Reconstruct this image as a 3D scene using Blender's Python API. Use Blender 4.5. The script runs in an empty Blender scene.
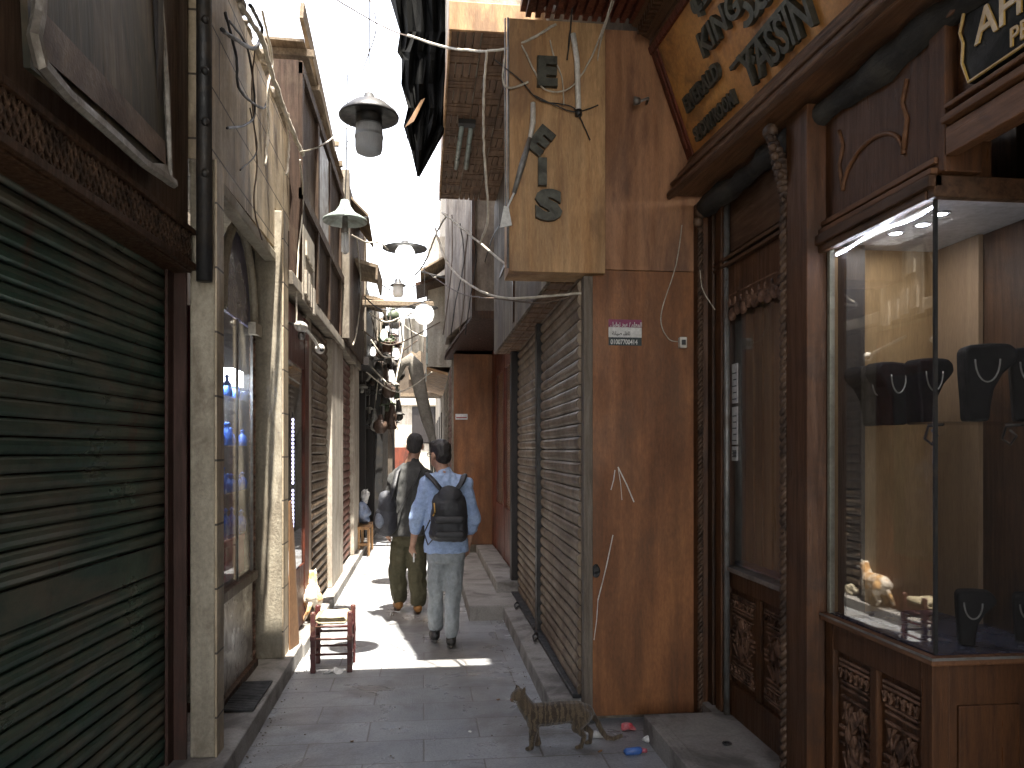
import bpy, bmesh, math, random
from mathutils import Vector, Matrix, noise
random.seed(7)
PI = math.pi
SC = bpy.context.scene
COL = SC.collection
A = math.atan(.113); SA, CA = math.sin(A), math.cos(A); F = 780.0; H = 1.6

def ray(px, py):
    X = (px-512)/F
    return (CA*X+SA, CA-SA*X, (450-py)/F)
def at(px, py, x=None, y=None, z=None):
    r = ray(px, py)
    t = x/r[0] if x is not None else (y/r[1] if y is not None else (z-H)/r[2])
    return Vector((r[0]*t, r[1]*t, H+r[2]*t))

# ------------------------------------------------------------- objects
WLOC = {}
def thing(name, label, cat, loc=(0, 0, 0), group=None):
    o = bpy.data.objects.new(name, None); COL.objects.link(o)
    o.empty_display_size = .1
    o.location = loc; o['label'] = label; o['category'] = cat
    if group: o['group'] = group
    WLOC[o.name] = Vector(loc)
    return o
def tag(o, label, cat, group=None, kind=None):
    o['label'] = label; o['category'] = cat
    if group: o['group'] = group
    if kind: o['kind'] = kind
    return o
def struct(o, label=None):
    o['kind'] = 'structure'
    if label: o['label'] = label
    return o
def copy_tree(o, parent=None, off=None):
    c = o.copy(); COL.objects.link(c); c.parent = parent
    if parent is None and off is not None:
        c.location = Vector(o.location)+Vector(off)
    for ch in list(o.children): copy_tree(ch, c)
    return c

class MB:
    def __init__(s): s.v = []; s.f = []
    def add(s, vs, fs, M=None):
        n = len(s.v)
        for p in vs:
            p = Vector(p)
            s.v.append(M @ p if M is not None else p)
        for f in fs: s.f.append([i+n for i in f])
        return s
    def box(s, x0, x1, y0, y1, z0, z1, M=None):
        if x0 > x1: x0, x1 = x1, x0
        if y0 > y1: y0, y1 = y1, y0
        if z0 > z1: z0, z1 = z1, z0
        return s.add([(x0,y0,z0),(x1,y0,z0),(x1,y1,z0),(x0,y1,z0),(x0,y0,z1),(x1,y0,z1),(x1,y1,z1),(x0,y1,z1)],
              [(0,3,2,1),(4,5,6,7),(0,1,5,4),(1,2,6,5),(2,3,7,6),(3,0,4,7)], M)
    def prism(s, pts, d, M=None):
        """closed 3d polygon pts, extruded by vector d"""
        n = len(pts); d = Vector(d)
        vs = [Vector(p) for p in pts]+[Vector(p)+d for p in pts]
        nrm = Vector((0,0,0))
        for i in range(n): nrm += vs[i].cross(vs[(i+1) % n])
        flip = nrm.dot(d) > 0
        a = list(range(n)); b = [i+n for i in range(n)]
        fs = [a[::-1] if flip else a, b if flip else b[::-1]]
        for i in range(n):
            j = (i+1) % n
            fs.append([i, j, j+n, i+n] if flip else [j, i, i+n, j+n])
        return s.add(vs, fs, M)
    def tube(s, pts, r, n=8, caps=True, sy=1.0):
        pts = [Vector(p) for p in pts]
        rs = r if isinstance(r, (list, tuple)) else [r]*len(pts)
        ref = None; vs = []; fs = []
        for i, p in enumerate(pts):
            a = pts[max(i-1, 0)]; b = pts[min(i+1, len(pts)-1)]
            t = (b-a).normalized() if (b-a).length > 1e-9 else Vector((0,0,1))
            if ref is None:
                ref = Vector((0,0,1)) if abs(t.z) < .9 else Vector((0,1,0))
            u = (ref-t*ref.dot(t))
            if u.length < 1e-6: u = t.orthogonal()
            u.normalize(); w = t.cross(u); ref = u
            for k in range(n):
                an = 2*PI*k/n
                vs.append(p+u*math.cos(an)*rs[i]*sy+w*math.sin(an)*rs[i])
        for i in range(len(pts)-1):
            for k in range(n):
                k2 = (k+1) % n
                fs.append([i*n+k, i*n+k2, (i+1)*n+k2, (i+1)*n+k])
        if caps:
            fs.append(list(range(n))[::-1]); fs.append([(len(pts)-1)*n+k for k in range(n)])
        return s.add(vs, fs)
    def lathe(s, prof, c=(0,0,0), n=24, M=None, cap=False):
        c = Vector(c); vs = []; fs = []
        for r, z in prof:
            for k in range(n):
                an = 2*PI*k/n; vs.append(c+Vector((r*math.cos(an), r*math.sin(an), z)))
        m = len(prof)
        for i in range(m-1):
            for k in range(n):
                k2 = (k+1) % n
                fs.append([i*n+k, i*n+k2, (i+1)*n+k2, (i+1)*n+k])
        if cap:
            fs.append(list(range(n))[::-1]); fs.append([(m-1)*n+k for k in range(n)])
        return s.add(vs, fs, M)
    def ball(s, c, r, n=12, m=8, M=None):
        c = Vector(c); rx, ry, rz = r if isinstance(r, (tuple, list)) else (r, r, r)
        vs = [c+Vector((0,0,-rz))]
        for i in range(1, m):
            ph = -PI/2+PI*i/m
            for k in range(n):
                an = 2*PI*k/n
                vs.append(c+Vector((rx*math.cos(ph)*math.cos(an), ry*math.cos(ph)*math.sin(an), rz*math.sin(ph))))
        vs.append(c+Vector((0,0,rz))); L = len(vs)-1; fs = []
        for k in range(n):
            k2 = (k+1) % n
            fs.append([0, 1+k2, 1+k]); fs.append([L, L-n+k, L-n+k2])
            for i in range(m-2):
                fs.append([1+i*n+k, 1+i*n+k2, 1+(i+1)*n+k2, 1+(i+1)*n+k])
        return s.add(vs, fs, M)
    def cap(s, pts, rs, n=12):
        """chain with rounded ends, for blobs"""
        pts = [Vector(p) for p in pts]
        s.tube(pts, rs, n)
        for i, p in enumerate(pts): 
            s.ball(p, rs[i] if isinstance(rs, (list, tuple)) else rs, n, 8)
        return s
    def text(s, body, size, M, ext=.01, font_w=1.0, off=0.0, align='LEFT'):
        cu = bpy.data.curves.new('txt', 'FONT'); cu.body = body; cu.size = size; cu.extrude = ext/2
        cu.align_x = align; cu.offset = off; cu.resolution_u = 3
        o = bpy.data.objects.new('txt', cu); COL.objects.link(o)
        dg = bpy.context.evaluated_depsgraph_get()
        me = bpy.data.meshes.new_from_object(o.evaluated_get(dg))
        T = M @ Matrix.Translation((0, 0, ext/2)) @ Matrix.Diagonal((font_w, 1, 1, 1))
        s.add([v.co.copy() for v in me.vertices], [list(p.vertices) for p in me.polygons], T)
        bpy.data.objects.remove(o); bpy.data.curves.remove(cu); bpy.data.meshes.remove(me)
        return s
    def build(s, name, mat, parent=None, smooth=False, bevel=0, label=None, remesh=None, jitter=0, jf=8, sub=0, smooth_it=4, cut=0):
        off = WLOC[parent.name] if parent is not None else Vector((0,0,0))
        me = bpy.data.meshes.new(name)
        me.from_pydata([tuple(v-off) for v in s.v], [], s.f); me.update()
        o = bpy.data.objects.new(name, me); COL.objects.link(o)
        if parent is not None: o.parent = parent
        WLOC[o.name] = off
        if cut:
            bm = bmesh.new(); bm.from_mesh(me)
            bmesh.ops.subdivide_edges(bm, edges=bm.edges[:], cuts=cut, use_grid_fill=True); bm.to_mesh(me); bm.free()
        if remesh:
            m = o.modifiers.new('r', 'REMESH'); m.mode = 'VOXEL'; m.voxel_size = remesh
            m2 = o.modifiers.new('s', 'SMOOTH'); m2.iterations = smooth_it; m2.factor = .5
            dg = bpy.context.evaluated_depsgraph_get()
            nm = bpy.data.meshes.new_from_object(o.evaluated_get(dg))
            o.modifiers.clear(); o.data = nm; bpy.data.meshes.remove(me); me = nm; me.name = name
            smooth = True
        if jitter:
            for v in me.vertices:
                p = v.co*jf
                v.co += Vector(noise.noise_vector(p))*jitter + Vector(noise.noise_vector(p*2.7))*jitter*.4
        me.materials.append(mat)
        if smooth:
            for p in me.polygons: p.use_smooth = True
        if bevel:
            b = o.modifiers.new('bevel', 'BEVEL'); b.width = bevel; b.segments = 2; b.limit_method = 'ANGLE'; b.angle_limit = .6
        if sub:
            b = o.modifiers.new('sub', 'SUBSURF'); b.levels = sub; b.render_levels = sub
        if label: o['label'] = label
        return o

def basis(o, x, y, z):
    x, y, z = Vector(x), Vector(y), Vector(z)
    M = Matrix.Identity(4)
    for i in range(3):
        M[i][0] = x[i]; M[i][1] = y[i]; M[i][2] = z[i]; M[i][3] = o[i]
    return M
# text facing the camera side (-y): right=+x, up=+z
def face_cam(p): return basis(p, (1,0,0), (0,0,1), (0,-1,0))
# text on the right hand walls (faces -x): right = -y
def face_left(p): return basis(p, (0,-1,0), (0,0,1), (-1,0,0))
def face_right(p): return basis(p, (0,1,0), (0,0,1), (1,0,0))

# ------------------------------------------------------------- materials
def new_mat(name):
    m = bpy.data.materials.new(name); m.use_nodes = True
    nt = m.node_tree; nt.nodes.clear()
    out = nt.nodes.new('ShaderNodeOutputMaterial')
    return m, nt, out
def N(nt, t, **k):
    n = nt.nodes.new(t)
    for a, b in k.items():
        if a in n.inputs: n.inputs[a].default_value = b
        else: setattr(n, a, b)
    return n
def mixc(nt, fac, a, b, mode='MIX'):
    n = nt.nodes.new('ShaderNodeMix'); n.data_type = 'RGBA'; n.blend_type = mode
    for sock, v in ((n.inputs[0], fac), (n.inputs[6], a), (n.inputs[7], b)):
        if hasattr(v, 'links') or hasattr(v, 'is_linked'): nt.links.new(v, sock)
        elif isinstance(v, (int, float)): sock.default_value = v
        else: sock.default_value = (*v, 1) if len(v) == 3 else v
    return n.outputs[2]
def noise_n(nt, vec, scale, detail=6, rough=.6, dist=0, stretch=(1,1,1)):
    mp = N(nt, 'ShaderNodeMapping'); mp.inputs['Scale'].default_value = stretch
    nt.links.new(vec, mp.inputs['Vector'])
    n = N(nt, 'ShaderNodeTexNoise'); n.inputs['Scale'].default_value = scale
    n.inputs['Detail'].default_value = detail; n.inputs['Roughness'].default_value = rough
    n.inputs['Distortion'].default_value = dist
    nt.links.new(mp.outputs[0], n.inputs['Vector'])
    return n.outputs['Fac']
def ramp(nt, fac, stops):
    r = N(nt, 'ShaderNodeValToRGB'); cr = r.color_ramp
    while len(cr.elements) < len(stops): cr.elements.new(.5)
    for e, (p, c) in zip(cr.elements, stops):
        e.position = p; e.color = (*c, 1) if not isinstance(c, (int, float)) else (c, c, c, 1)
    nt.links.new(fac, r.inputs[0]); return r.outputs[0]
def mat(name, c1, c2=None, rough=.6, scale=5, stretch=(1,1,1), bump=.25, dirt=None, damt=.6, dscale=2.5, dstretch=(1,1,1),
        metal=0, rvar=.15, fine=40, fineamt=.15, brick=None, spec=.5, streak=0, dist=.4, lo=.35, hi=.65, dlo=.5, dhi=.62, sss=0, coat=0, rust=None):
    m, nt, out = new_mat(name); L = nt.links.new
    tc = N(nt, 'ShaderNodeTexCoord').outputs['Object']
    if c2 is None: c2 = tuple(v*.7 for v in c1)
    n1 = noise_n(nt, tc, scale, 8, .62, dist, stretch)
    col = ramp(nt, n1, [(lo, c1), (hi, c2)])
    nf = noise_n(nt, tc, fine, 4, .7, 0, stretch)
    fc = ramp(nt, nf, [(.3, 1-fineamt*1.6), (.7, 1+fineamt)])
    col = mixc(nt, 1.0, col, fc, 'MULTIPLY')
    h = nt.nodes.new('ShaderNodeMath'); h.operation = 'ADD'; L(n1, h.inputs[0]); L(nf, h.inputs[1]); hh = h.outputs[0]
    if streak:
        ns = noise_n(nt, tc, 1.0, 5, .6, 0, (9, 9, .8))
        st = ramp(nt, ns, [(.42, 1-streak), (.62, 1.0)])
        col = mixc(nt, 1.0, col, st, 'MULTIPLY')
    if dirt is not None:
        nd = noise_n(nt, tc, dscale, 8, .65, .6, dstretch)
        df = ramp(nt, nd, [(dlo, 0.0), (dhi, damt)])
        col = mixc(nt, df, col, dirt)
    if rust:
        nr = noise_n(nt, tc, 1.0, 7, .7, .3, (6, 6, .9)); rf = ramp(nt, nr, [(.58, 0.0), (.68, rust[1])]); col = mixc(nt, rf, col, rust[0])
        nr = noise_n(nt, tc, 14, 4, .7, .3, (1, 1, .3)); rf = ramp(nt, nr, [(.66, 0.0), (.72, rust[1])]); col = mixc(nt, rf, col, rust[0])
    if brick:
        axes, bw, bh, ms, bcol = brick
        sp = N(nt, 'ShaderNodeSeparateXYZ'); L(tc, sp.inputs[0])
        cb = N(nt, 'ShaderNodeCombineXYZ'); L(sp.outputs[axes[0]], cb.inputs[0]); L(sp.outputs[axes[1]], cb.inputs[1])
        bt = N(nt, 'ShaderNodeTexBrick'); L(cb.outputs[0], bt.inputs['Vector'])
        bt.inputs['Scale'].default_value = 1; bt.inputs['Brick Width'].default_value = bw; bt.inputs['Row Height'].default_value = bh
        bt.inputs['Mortar Size'].default_value = ms; bt.inputs['Mortar Smooth'].default_value = .2
        bt.inputs['Color1'].default_value = (.86,.86,.86,1); bt.inputs['Color2'].default_value = (1.08,1.08,1.08,1)
        bt.inputs['Mortar'].default_value = (1,1,1,1)
        col = mixc(nt, 1.0, col, bt.outputs['Color'], 'MULTIPLY')
        col = mixc(nt, bt.outputs['Fac'], col, bcol)
        q = nt.nodes.new('ShaderNodeMath'); q.operation = 'MULTIPLY_ADD'; L(bt.outputs['Fac'], q.inputs[0]); q.inputs[1].default_value = -2.5; L(hh, q.inputs[2]); hh = q.outputs[0]
    b = N(nt, 'ShaderNodeBsdfPrincipled'); L(col, b.inputs['Base Color'])
    b.inputs['Metallic'].default_value = metal
    b.inputs['Specular IOR Level'].default_value = spec
    if coat: b.inputs['Coat Weight'].default_value = coat; b.inputs['Coat Roughness'].default_value = .25
    rr = ramp(nt, n1, [(.3, max(rough-rvar, .05)), (.7, min(rough+rvar, 1))]); L(rr, b.inputs['Roughness'])
    if bump:
        bp = N(nt, 'ShaderNodeBump'); bp.inputs['Strength'].default_value = bump; bp.inputs['Distance'].default_value = .01
        L(hh, bp.inputs['Height']); L(bp.outputs[0], b.inputs['Normal'])
    L(b.outputs[0], out.inputs[0])
    return m
def emis(name, c, s):
    m, nt, out = new_mat(name); e = N(nt, 'ShaderNodeEmission'); e.inputs[0].default_value = (*c, 1); e.inputs[1].default_value = s
    nt.links.new(e.outputs[0], out.inputs[0]); return m
def glass(name, tint=(1,1,1), f0=.06, dirt=.03, pw_=4.2):
    m, nt, out = new_mat(name); L = nt.links.new
    g = N(nt, 'ShaderNodeNewGeometry')
    d = N(nt, 'ShaderNodeVectorMath', operation='DOT_PRODUCT'); L(g.outputs['Normal'], d.inputs[0]); L(g.outputs['Incoming'], d.inputs[1])
    ab = N(nt, 'ShaderNodeMath', operation='ABSOLUTE'); L(d.outputs['Value'], ab.inputs[0])
    om = N(nt, 'ShaderNodeMath', operation='SUBTRACT'); om.inputs[0].default_value = 1; L(ab.outputs[0], om.inputs[1])
    pw = N(nt, 'ShaderNodeMath', operation='POWER'); L(om.outputs[0], pw.inputs[0]); pw.inputs[1].default_value = pw_
    ma = N(nt, 'ShaderNodeMath', operation='MULTIPLY_ADD'); L(pw.outputs[0], ma.inputs[0]); ma.inputs[1].default_value = 1-f0; ma.inputs[2].default_value = f0; ma.use_clamp = True
    tr = N(nt, 'ShaderNodeBsdfTransparent'); tr.inputs[0].default_value = (*tint, 1)
    gl = N(nt, 'ShaderNodeBsdfGlossy'); gl.inputs['Roughness'].default_value = .012
    mx = N(nt, 'ShaderNodeMixShader'); L(ma.outputs[0], mx.inputs[0]); L(tr.outputs[0], mx.inputs[1]); L(gl.outputs[0], mx.inputs[2])
    df = N(nt, 'ShaderNodeBsdfDiffuse'); df.inputs[0].default_value = (.6,.58,.54,1)
    tc = N(nt, 'ShaderNodeTexCoord').outputs['Object']
    nn = noise_n(nt, tc, 3, 6, .7, .5, (1,1,.5)); dr = ramp(nt, nn, [(.4, dirt*.4), (.75, dirt*2)])
    m2 = N(nt, 'ShaderNodeMixShader'); L(dr, m2.inputs[0]); L(mx.outputs[0], m2.inputs[1]); L(df.outputs[0], m2.inputs[2])
    L(m2.outputs[0], out.inputs[0]); return m

W_ST = (14, 14, 1.1); W_SY = (14, 1.1, 14); W_SX = (1.1, 14, 14)
mt = {}
mt['wood_dark'] = mat('wood_dark', (.080,.038,.018), (.033,.016,.008), .45, 3, W_ST, .3, (.02,.012,.008), .6, 3, spec=.28)
mt['wood_darkY'] = mat('wood_dark_long', (.105,.052,.026), (.045,.022,.011), .42, 3, W_SY, .3, (.12,.075,.045), .35, 5, spec=.28)
mt['wood_brown'] = mat('wood_brown', (.115,.048,.019), (.058,.024,.010), .4, 3, W_ST, .3, (.04,.02,.011), .6, 3, spec=.28)
mt['wood_brownY'] = mat('wood_brown_long', (.20,.092,.042), (.105,.047,.021), .4, 3, W_SY, .3, (.05,.026,.016), .5, 3, spec=.28)
mt['wood_red'] = mat('wood_red', (.16,.04,.02), (.08,.022,.012), .5, 3, W_ST, .3, (.03,.015,.01), .6, 2.5, spec=.28)
mt['carve_dark'] = mat('carved_wood_dark', (.12,.072,.045), (.05,.03,.019), .55, 9, (1,1,1), .5, (.028,.017,.012), .8, 9, spec=.3)
mt['bead'] = mat('highlight_bead_wood', (.24,.14,.085), (.12,.062,.034), .5, 6, W_SY, .4, (.06,.03,.018), .7, 5, spec=.35)  # paler than the cornice, painting highlights onto its ridges
mt['carve'] = mat('carved_wood', (.27,.155,.10), (.11,.058,.035), .5, 9, (1,1,1), .5, (.028,.015,.01), .8, 9, spec=.28)
mt['maroon'] = mat('maroon_paint', (.060,.027,.019), (.034,.018,.013), .6, 3, W_ST, .2, (.03,.022,.016), .6, 3, spec=.28)
mt['ply_orange'] = mat('orange_plywood', (.33,.135,.048), (.23,.088,.031), .5, 1.7, (3,3,1.0), .2, (.075,.036,.018), .7, 1.6, (1.6,1,.8), fine=26, dlo=.46, dhi=.72, streak=.35, rust=((.07,.035,.02), .28), spec=.35)
mt['ply_light'] = mat('pale_plywood', (.58,.355,.165), (.40,.215,.09), .65, 1.6, (5,5,.8), .25, (.16,.085,.045), .65, 1.8, (2,2,.7), streak=.3, fine=30)
mt['ply_red'] = mat('red_plywood', (.42,.205,.095), (.26,.115,.05), .6, 1.6, (5,5,.8), .2, (.07,.03,.02), .6, 1.8, (2,2,.6), streak=.3)
mt['board_yellow'] = mat('sign_board_yellow', (.56,.27,.07), (.38,.155,.04), .55, 2.2, (1,1,1), .2, (.09,.04,.018), .6, 4)
mt['letter_dark'] = mat('letter_metal', (.085,.085,.065), (.04,.038,.03), .5, 20, bump=.2, metal=.4)
mt['letter_red'] = mat('letter_rust', (.25,.09,.05), (.12,.05,.03), .5, 20)
mt['plaster'] = mat('grey_plaster', (.30,.26,.20), (.19,.155,.115), .85, 2.5, (1,1,.6), .6, (.08,.06,.045), .6, 1.7, (1.5,1.5,.5), streak=.35)
mt['plaster_pale'] = mat('pale_plaster', (.62,.56,.46), (.45,.39,.31), .85, 2.5, (1,1,.6), .5, (.2,.16,.12), .5, 2, streak=.3)
mt['cream'] = mat('cream_stone', (.42,.37,.275), (.31,.27,.20), .7, 3, (1,1,.8), .4, (.14,.11,.075), .65, 3.2, (1.5,1.5,.7), streak=.25, fine=60)
mt['cream_tile'] = mat('cream_cladding', (.62,.50,.34), (.46,.36,.23), .6, 2.5, (1,1,.8), .3, (.15,.11,.07), .5, 2.2, (1.5,1.5,.5), streak=.4, brick=((1,2), .62, .31, .006, (.06,.045,.03)))
mt['paving'] = mat('alley_paving', (.33,.335,.34), (.25,.255,.26), .38, 2.2, (1,1,1), .4, (.15,.135,.12), .7, 1.3, brick=((0,1), .62, .31, .005, (.15,.14,.125)), fine=70, fineamt=.16, rvar=.25)
mt['step'] = mat('step_stone', (.30,.28,.25), (.21,.19,.17), .7, 3, (1,1,1), .4, (.085,.075,.065), .7, 3, fine=70)
mt['marble'] = mat('marble_facing', (.36,.33,.29), (.14,.12,.10), .35, 4, dist=2.5, lo=.4, hi=.6, bump=.05)
mt['shut_green'] = mat('green_shutter', (.042,.095,.068), (.024,.055,.040), .36, 3, (1,.6,1), .12, (.135,.12,.085), .8, 2.4, (1.2,.7,1.6), metal=.3, rust=((.09,.035,.02), .75), fine=30, dlo=.42, dhi=.62)
mt['shut_beige'] = mat('beige_shutter', (.27,.20,.13), (.18,.125,.08), .55, 3, (1,.6,1), .12, (.075,.045,.026), .7, 2.4, (1.2,1,.5), metal=.2, fine=30, streak=.3, rust=((.10,.045,.022), .6))
mt['shut_red'] = mat('red_shutter', (.22,.10,.07), (.14,.06,.045), .55, 3, bump=.12, dirt=(.07,.04,.03), damt=.6)
mt['black'] = mat('black_iron', (.022,.021,.02), (.012,.012,.012), .5, 12, bump=.3, dirt=(.06,.045,.03), damt=.4, dscale=8)
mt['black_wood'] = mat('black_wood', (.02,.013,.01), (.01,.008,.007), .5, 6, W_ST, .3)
mt['grey_metal'] = mat('grey_metal', (.28,.28,.26), (.18,.17,.16), .45, 8, metal=.5, dirt=(.12,.08,.05), damt=.5, dscale=6)
mt['tin'] = mat('tin_frame', (.33,.31,.27), (.19,.17,.14), .45, 9, metal=.6, bump=.4, dirt=(.10,.08,.06), damt=.5)
mt['awning_roll'] = mat('awning_roll', (.026,.023,.018), (.013,.012,.010), .9, 8, bump=.5, stretch=(3,1,3), dirt=(.09,.08,.06), damt=.4)
mt['cable_white'] = mat('cable_white', (.58,.53,.44), (.34,.30,.23), .6, 20, bump=0)
mt['cable_black'] = mat('cable_black', (.025,.022,.02), (.015,.014,.013), .5, 20, bump=0)
mt['cable_brown'] = mat('cable_brown', (.12,.08,.05), (.07,.045,.03), .6, 20, bump=0)
mt['white_plastic'] = mat('white_plastic', (.72,.70,.65), (.6,.57,.5), .4, 10, bump=.05, dirt=(.35,.28,.2), damt=.4)
mt['enamel'] = mat('enamel_green', (.36,.42,.38), (.26,.31,.28), .35, 8, bump=.1, dirt=(.12,.10,.07), damt=.6, dscale=8)
def translucent(name, c, tr=.5):
    m, nt, out = new_mat(name); b = N(nt, 'ShaderNodeBsdfPrincipled'); b.inputs['Base Color'].default_value = (*c, 1); b.inputs['Roughness'].default_value = .25
    t = N(nt, 'ShaderNodeBsdfTranslucent'); t.inputs[0].default_value = (*c, 1); x = N(nt, 'ShaderNodeMixShader'); x.inputs[0].default_value = tr
    nt.links.new(b.outputs[0], x.inputs[1]); nt.links.new(t.outputs[0], x.inputs[2]); nt.links.new(x.outputs[0], out.inputs[0]); return m
mt['opal'] = translucent('opal_glass', (.9,.9,.88))
mt['opal_lit'] = translucent('lit_globe', (.95,.95,.92)); _b = [n for n in mt['opal_lit'].node_tree.nodes if n.type == 'BSDF_PRINCIPLED'][0]; _b.inputs['Emission Color'].default_value = (1,.97,.92,1); _b.inputs['Emission Strength'].default_value = .5
mt['weathered'] = mat('weathered_timber', (.30,.23,.15), (.17,.125,.08), .8, 3, W_SY, .4, (.08,.055,.035), .6, 3)
mt['grey_screen'] = mat('grey_screen', (.36,.37,.38), (.28,.29,.30), .5, 60, bump=.3)
mt['opal_dark'] = mat('ribbed_glass', (.40,.42,.43), (.30,.31,.32), .25, 6, (30,30,.5), bump=.5)
mt['tarp'] = mat('black_tarp', (.012,.012,.011), (.006,.006,.006), .95, 6, bump=.5, spec=.05)
mt['canvas'] = mat('dirty_canvas', (.22,.20,.165), (.13,.115,.095), .85, 4, bump=.4)
mt['cardboard'] = mat('brown_board', (.26,.14,.06), (.19,.095,.042), .75, 3, bump=.1)
mt['rubber'] = mat('rubber_mat', (.06,.06,.06), (.035,.035,.035), .8, 20, bump=.5)
mt['paper'] = mat('white_paper', (.72,.71,.68), (.6,.59,.56), .8, 12, bump=.3)
mt['parquet'] = mat('block_soffit', (.23,.13,.07), (.13,.075,.042), .7, 3, W_SY, .3, (.06,.035,.022), .5, 3)
mt['led'] = emis('led_white', (.80,.84,1.0), 9)
mt['led_soft'] = emis('led_panel', (.82,.9,1.0), 2.0)
mt['led_violet'] = emis('led_violet', (.62,.60,1.0), 3.0)
mt['glass'] = glass('window_glass')
mt['glass_soft'] = glass('display_glass', f0=.025, dirt=.02, pw_=7.5)
mt['glass_show'] = glass('showcase_glass', f0=.085, dirt=.012)
# ============================================================ GROUND
g = MB(); g.add([(-30,-20,0),(30,-20,0),(30,60,0),(-30,60,0)], [(0,1,2,3)])
struct(g.build('alley_paving', mt['paving']))
g = MB(); g.box(-2.2, -.93, -3, 6.15, -.05, .12); struct(g.build('pavement', mt['step'], bevel=.008))
g = MB(); g.box(-2.2, -.915, 6.158, 16, -.05, .10); struct(g.build('pavement', mt['step'], bevel=.008))

def slats(mb, xa, xb, y0, y1, z0, z1, pitch, d, face):
    """slatted roller shutter between (xa,y0) and (xb,y1); face=+1 looks to +x"""
    z = z0
    while z < z1-.001:
        t = min(pitch, z1-z)
        pf = [(0, 0), (d*.15, t*.06), (d*.75, t*.22), (d, t*.48), (d*.8, t*.74), (d*.2, t*.9), (0, t*.92), (-.012, t*.92), (-.012, 0)]
        vs = []; n = len(pf); NS_ = 14
        for k in range(NS_+1):
            u = k/NS_; y = y0+(y1-y0)*u; x = xa+(xb-xa)*u
            w_ = noise.noise(Vector((x*3, y*1.7, z*2.1)))*.007+noise.noise(Vector((x*3+9, y*6, z*9)))*.0025; dz = noise.noise(Vector((5, y*1.3, z*11)))*.0022
            for (o, h) in pf: vs.append((x+face*(o+w_), y, z+h+dz))
        fs = []
        for k in range(NS_):
            for i in range(n):
                j = (i+1) % n; q = [k*n+i, k*n+j, (k+1)*n+j, (k+1)*n+i]
                fs.append(q if face > 0 else q[::-1])
        L_ = NS_*n
        fs.append(list(range(n))[::-1] if face > 0 else list(range(n))); fs.append([i+L_ for i in range(n)] if face > 0 else [i+L_ for i in range(n)][::-1])
        mb.add(vs, fs); z += pitch
def rope(mb, x, y, z0, z1, R=.012, r=.011, pitch=.07, n=6):
    for ph in (0, PI):
        pts = []; k = int((z1-z0)/pitch*10)
        for i in range(k+1):
            z = z0+(z1-z0)*i/k; an = ph+2*PI*(z-z0)/pitch
            pts.append((x+R*math.cos(an), y+R*math.sin(an), z))
        mb.tube(pts, r, n)
    return mb
def carved_panel(mb, x, y0, y1, z0, z1, face=-1, t=.012):
    """geometric relief on a panel lying on plane x"""
    w = y1-y0; h = z1-z0; yc = (y0+y1)/2; zc = (z0+z1)/2
    def P(u, v): return (x, yc+u*w, zc+v*h)
    def bar(a, b, wd, hh=t):
        a = Vector(P(*a)); b = Vector(P(*b)); d = (b-a); L = d.length; d.normalize(); s = Vector((1,0,0)).cross(d)*wd/2
        mb.prism([a-s, b-s, b+s, a+s], (face*hh, 0, 0))
    B = .010
    for sgn in (1, -1):
        for v in (.46, .43): bar((-.44, sgn*v), (.44, sgn*v), B)
        for v in (.33, .295, .24): bar((-.38, sgn*v), (.38, sgn*v), B*.8)
        for k in range(6):
            u = -.38+k*.15
            bar((u, sgn*.41), (u+.055, sgn*.36), B); bar((u+.055, sgn*.36), (u+.055, sgn*.345), B*.7); bar((u+.03, sgn*.36), (u+.09, sgn*.40), B*.7)
        bar((-.30, sgn*.21), (.05, sgn*.05), B*1.3, t*1.2); bar((.30*sgn, .21*1), (.02*sgn, -.12), B*1.3)
        bar((sgn*.44, -.05), (sgn*.27, -.05), B); bar((sgn*.44, .05), (sgn*.27, .05), B); bar((sgn*.44, 0), (sgn*.33, 0), B)
        bar((sgn*.1, .2), (sgn*.24, .02), B); bar((sgn*.24, .02), (sgn*.1, -.2), B)
        bar((sgn*.16, .22), (sgn*.34, .1), B*.7); bar((sgn*.16, -.22), (sgn*.34, -.1), B*.7)
    for (u, v, s) in ((0, .12, .11), (0, -.12, .11), (0, 0, .07), (-.16, 0, .06), (.16, 0, .06)):
        c = Vector(P(u, v)); s *= w
        mb.prism([c+Vector((0,-s,0)), c+Vector((0,0,-s*1.5)), c+Vector((0,s,0)), c+Vector((0,0,s*1.5))], (face*t*1.3, 0, 0))
def frame_x(mb, x0, x1, y0, y1, z0, z1, w):
    mb.box(x0, x1, y0, y1, z0, z0+w); mb.box(x0, x1, y0, y1, z1-w, z1)
    mb.box(x0, x1, y0, y0+w, z0+w, z1-w); mb.box(x0, x1, y1-w, y1, z0+w, z1-w)

# ============================================================ RIGHT: JEWELLERY SHOP (nearest)
J = thing('jewellery_shop', 'dark carved wooden jewellery shop front on the right with a lit glass showcase', 'shop', (1.9, 3.2, 0))
XD = 1.71
b = MB(); b.box(2.9, 4.5, -8, 4.44, 0, 3.05); b.box(1.95, 2.9, 3.12, 4.44, 0, 3.05); b.box(1.80, 4.5, -8, 4.44, 3.5, 9); b.box(1.75, 2.9, -8, 1.2, 0, 3.05); 
b.box(XD+.16, 1.94, 3.30, 4.44, 0, 3.0)
b.build('wall', mt['wood_dark'], J)
# threshold / step
st = MB(); st.box(1.22, 2.1, 1.0, 4.25, -.05, .12); st.box(1.62, 2.1, 4.25, 4.44, -.05, .12)
for k in range(3): st.box(1.235+.03*k, 1.247+.03*k, 1.0, 4.24, .12, .124)
struct(st.build('shop_step', mt['step'], bevel=.008))
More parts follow.
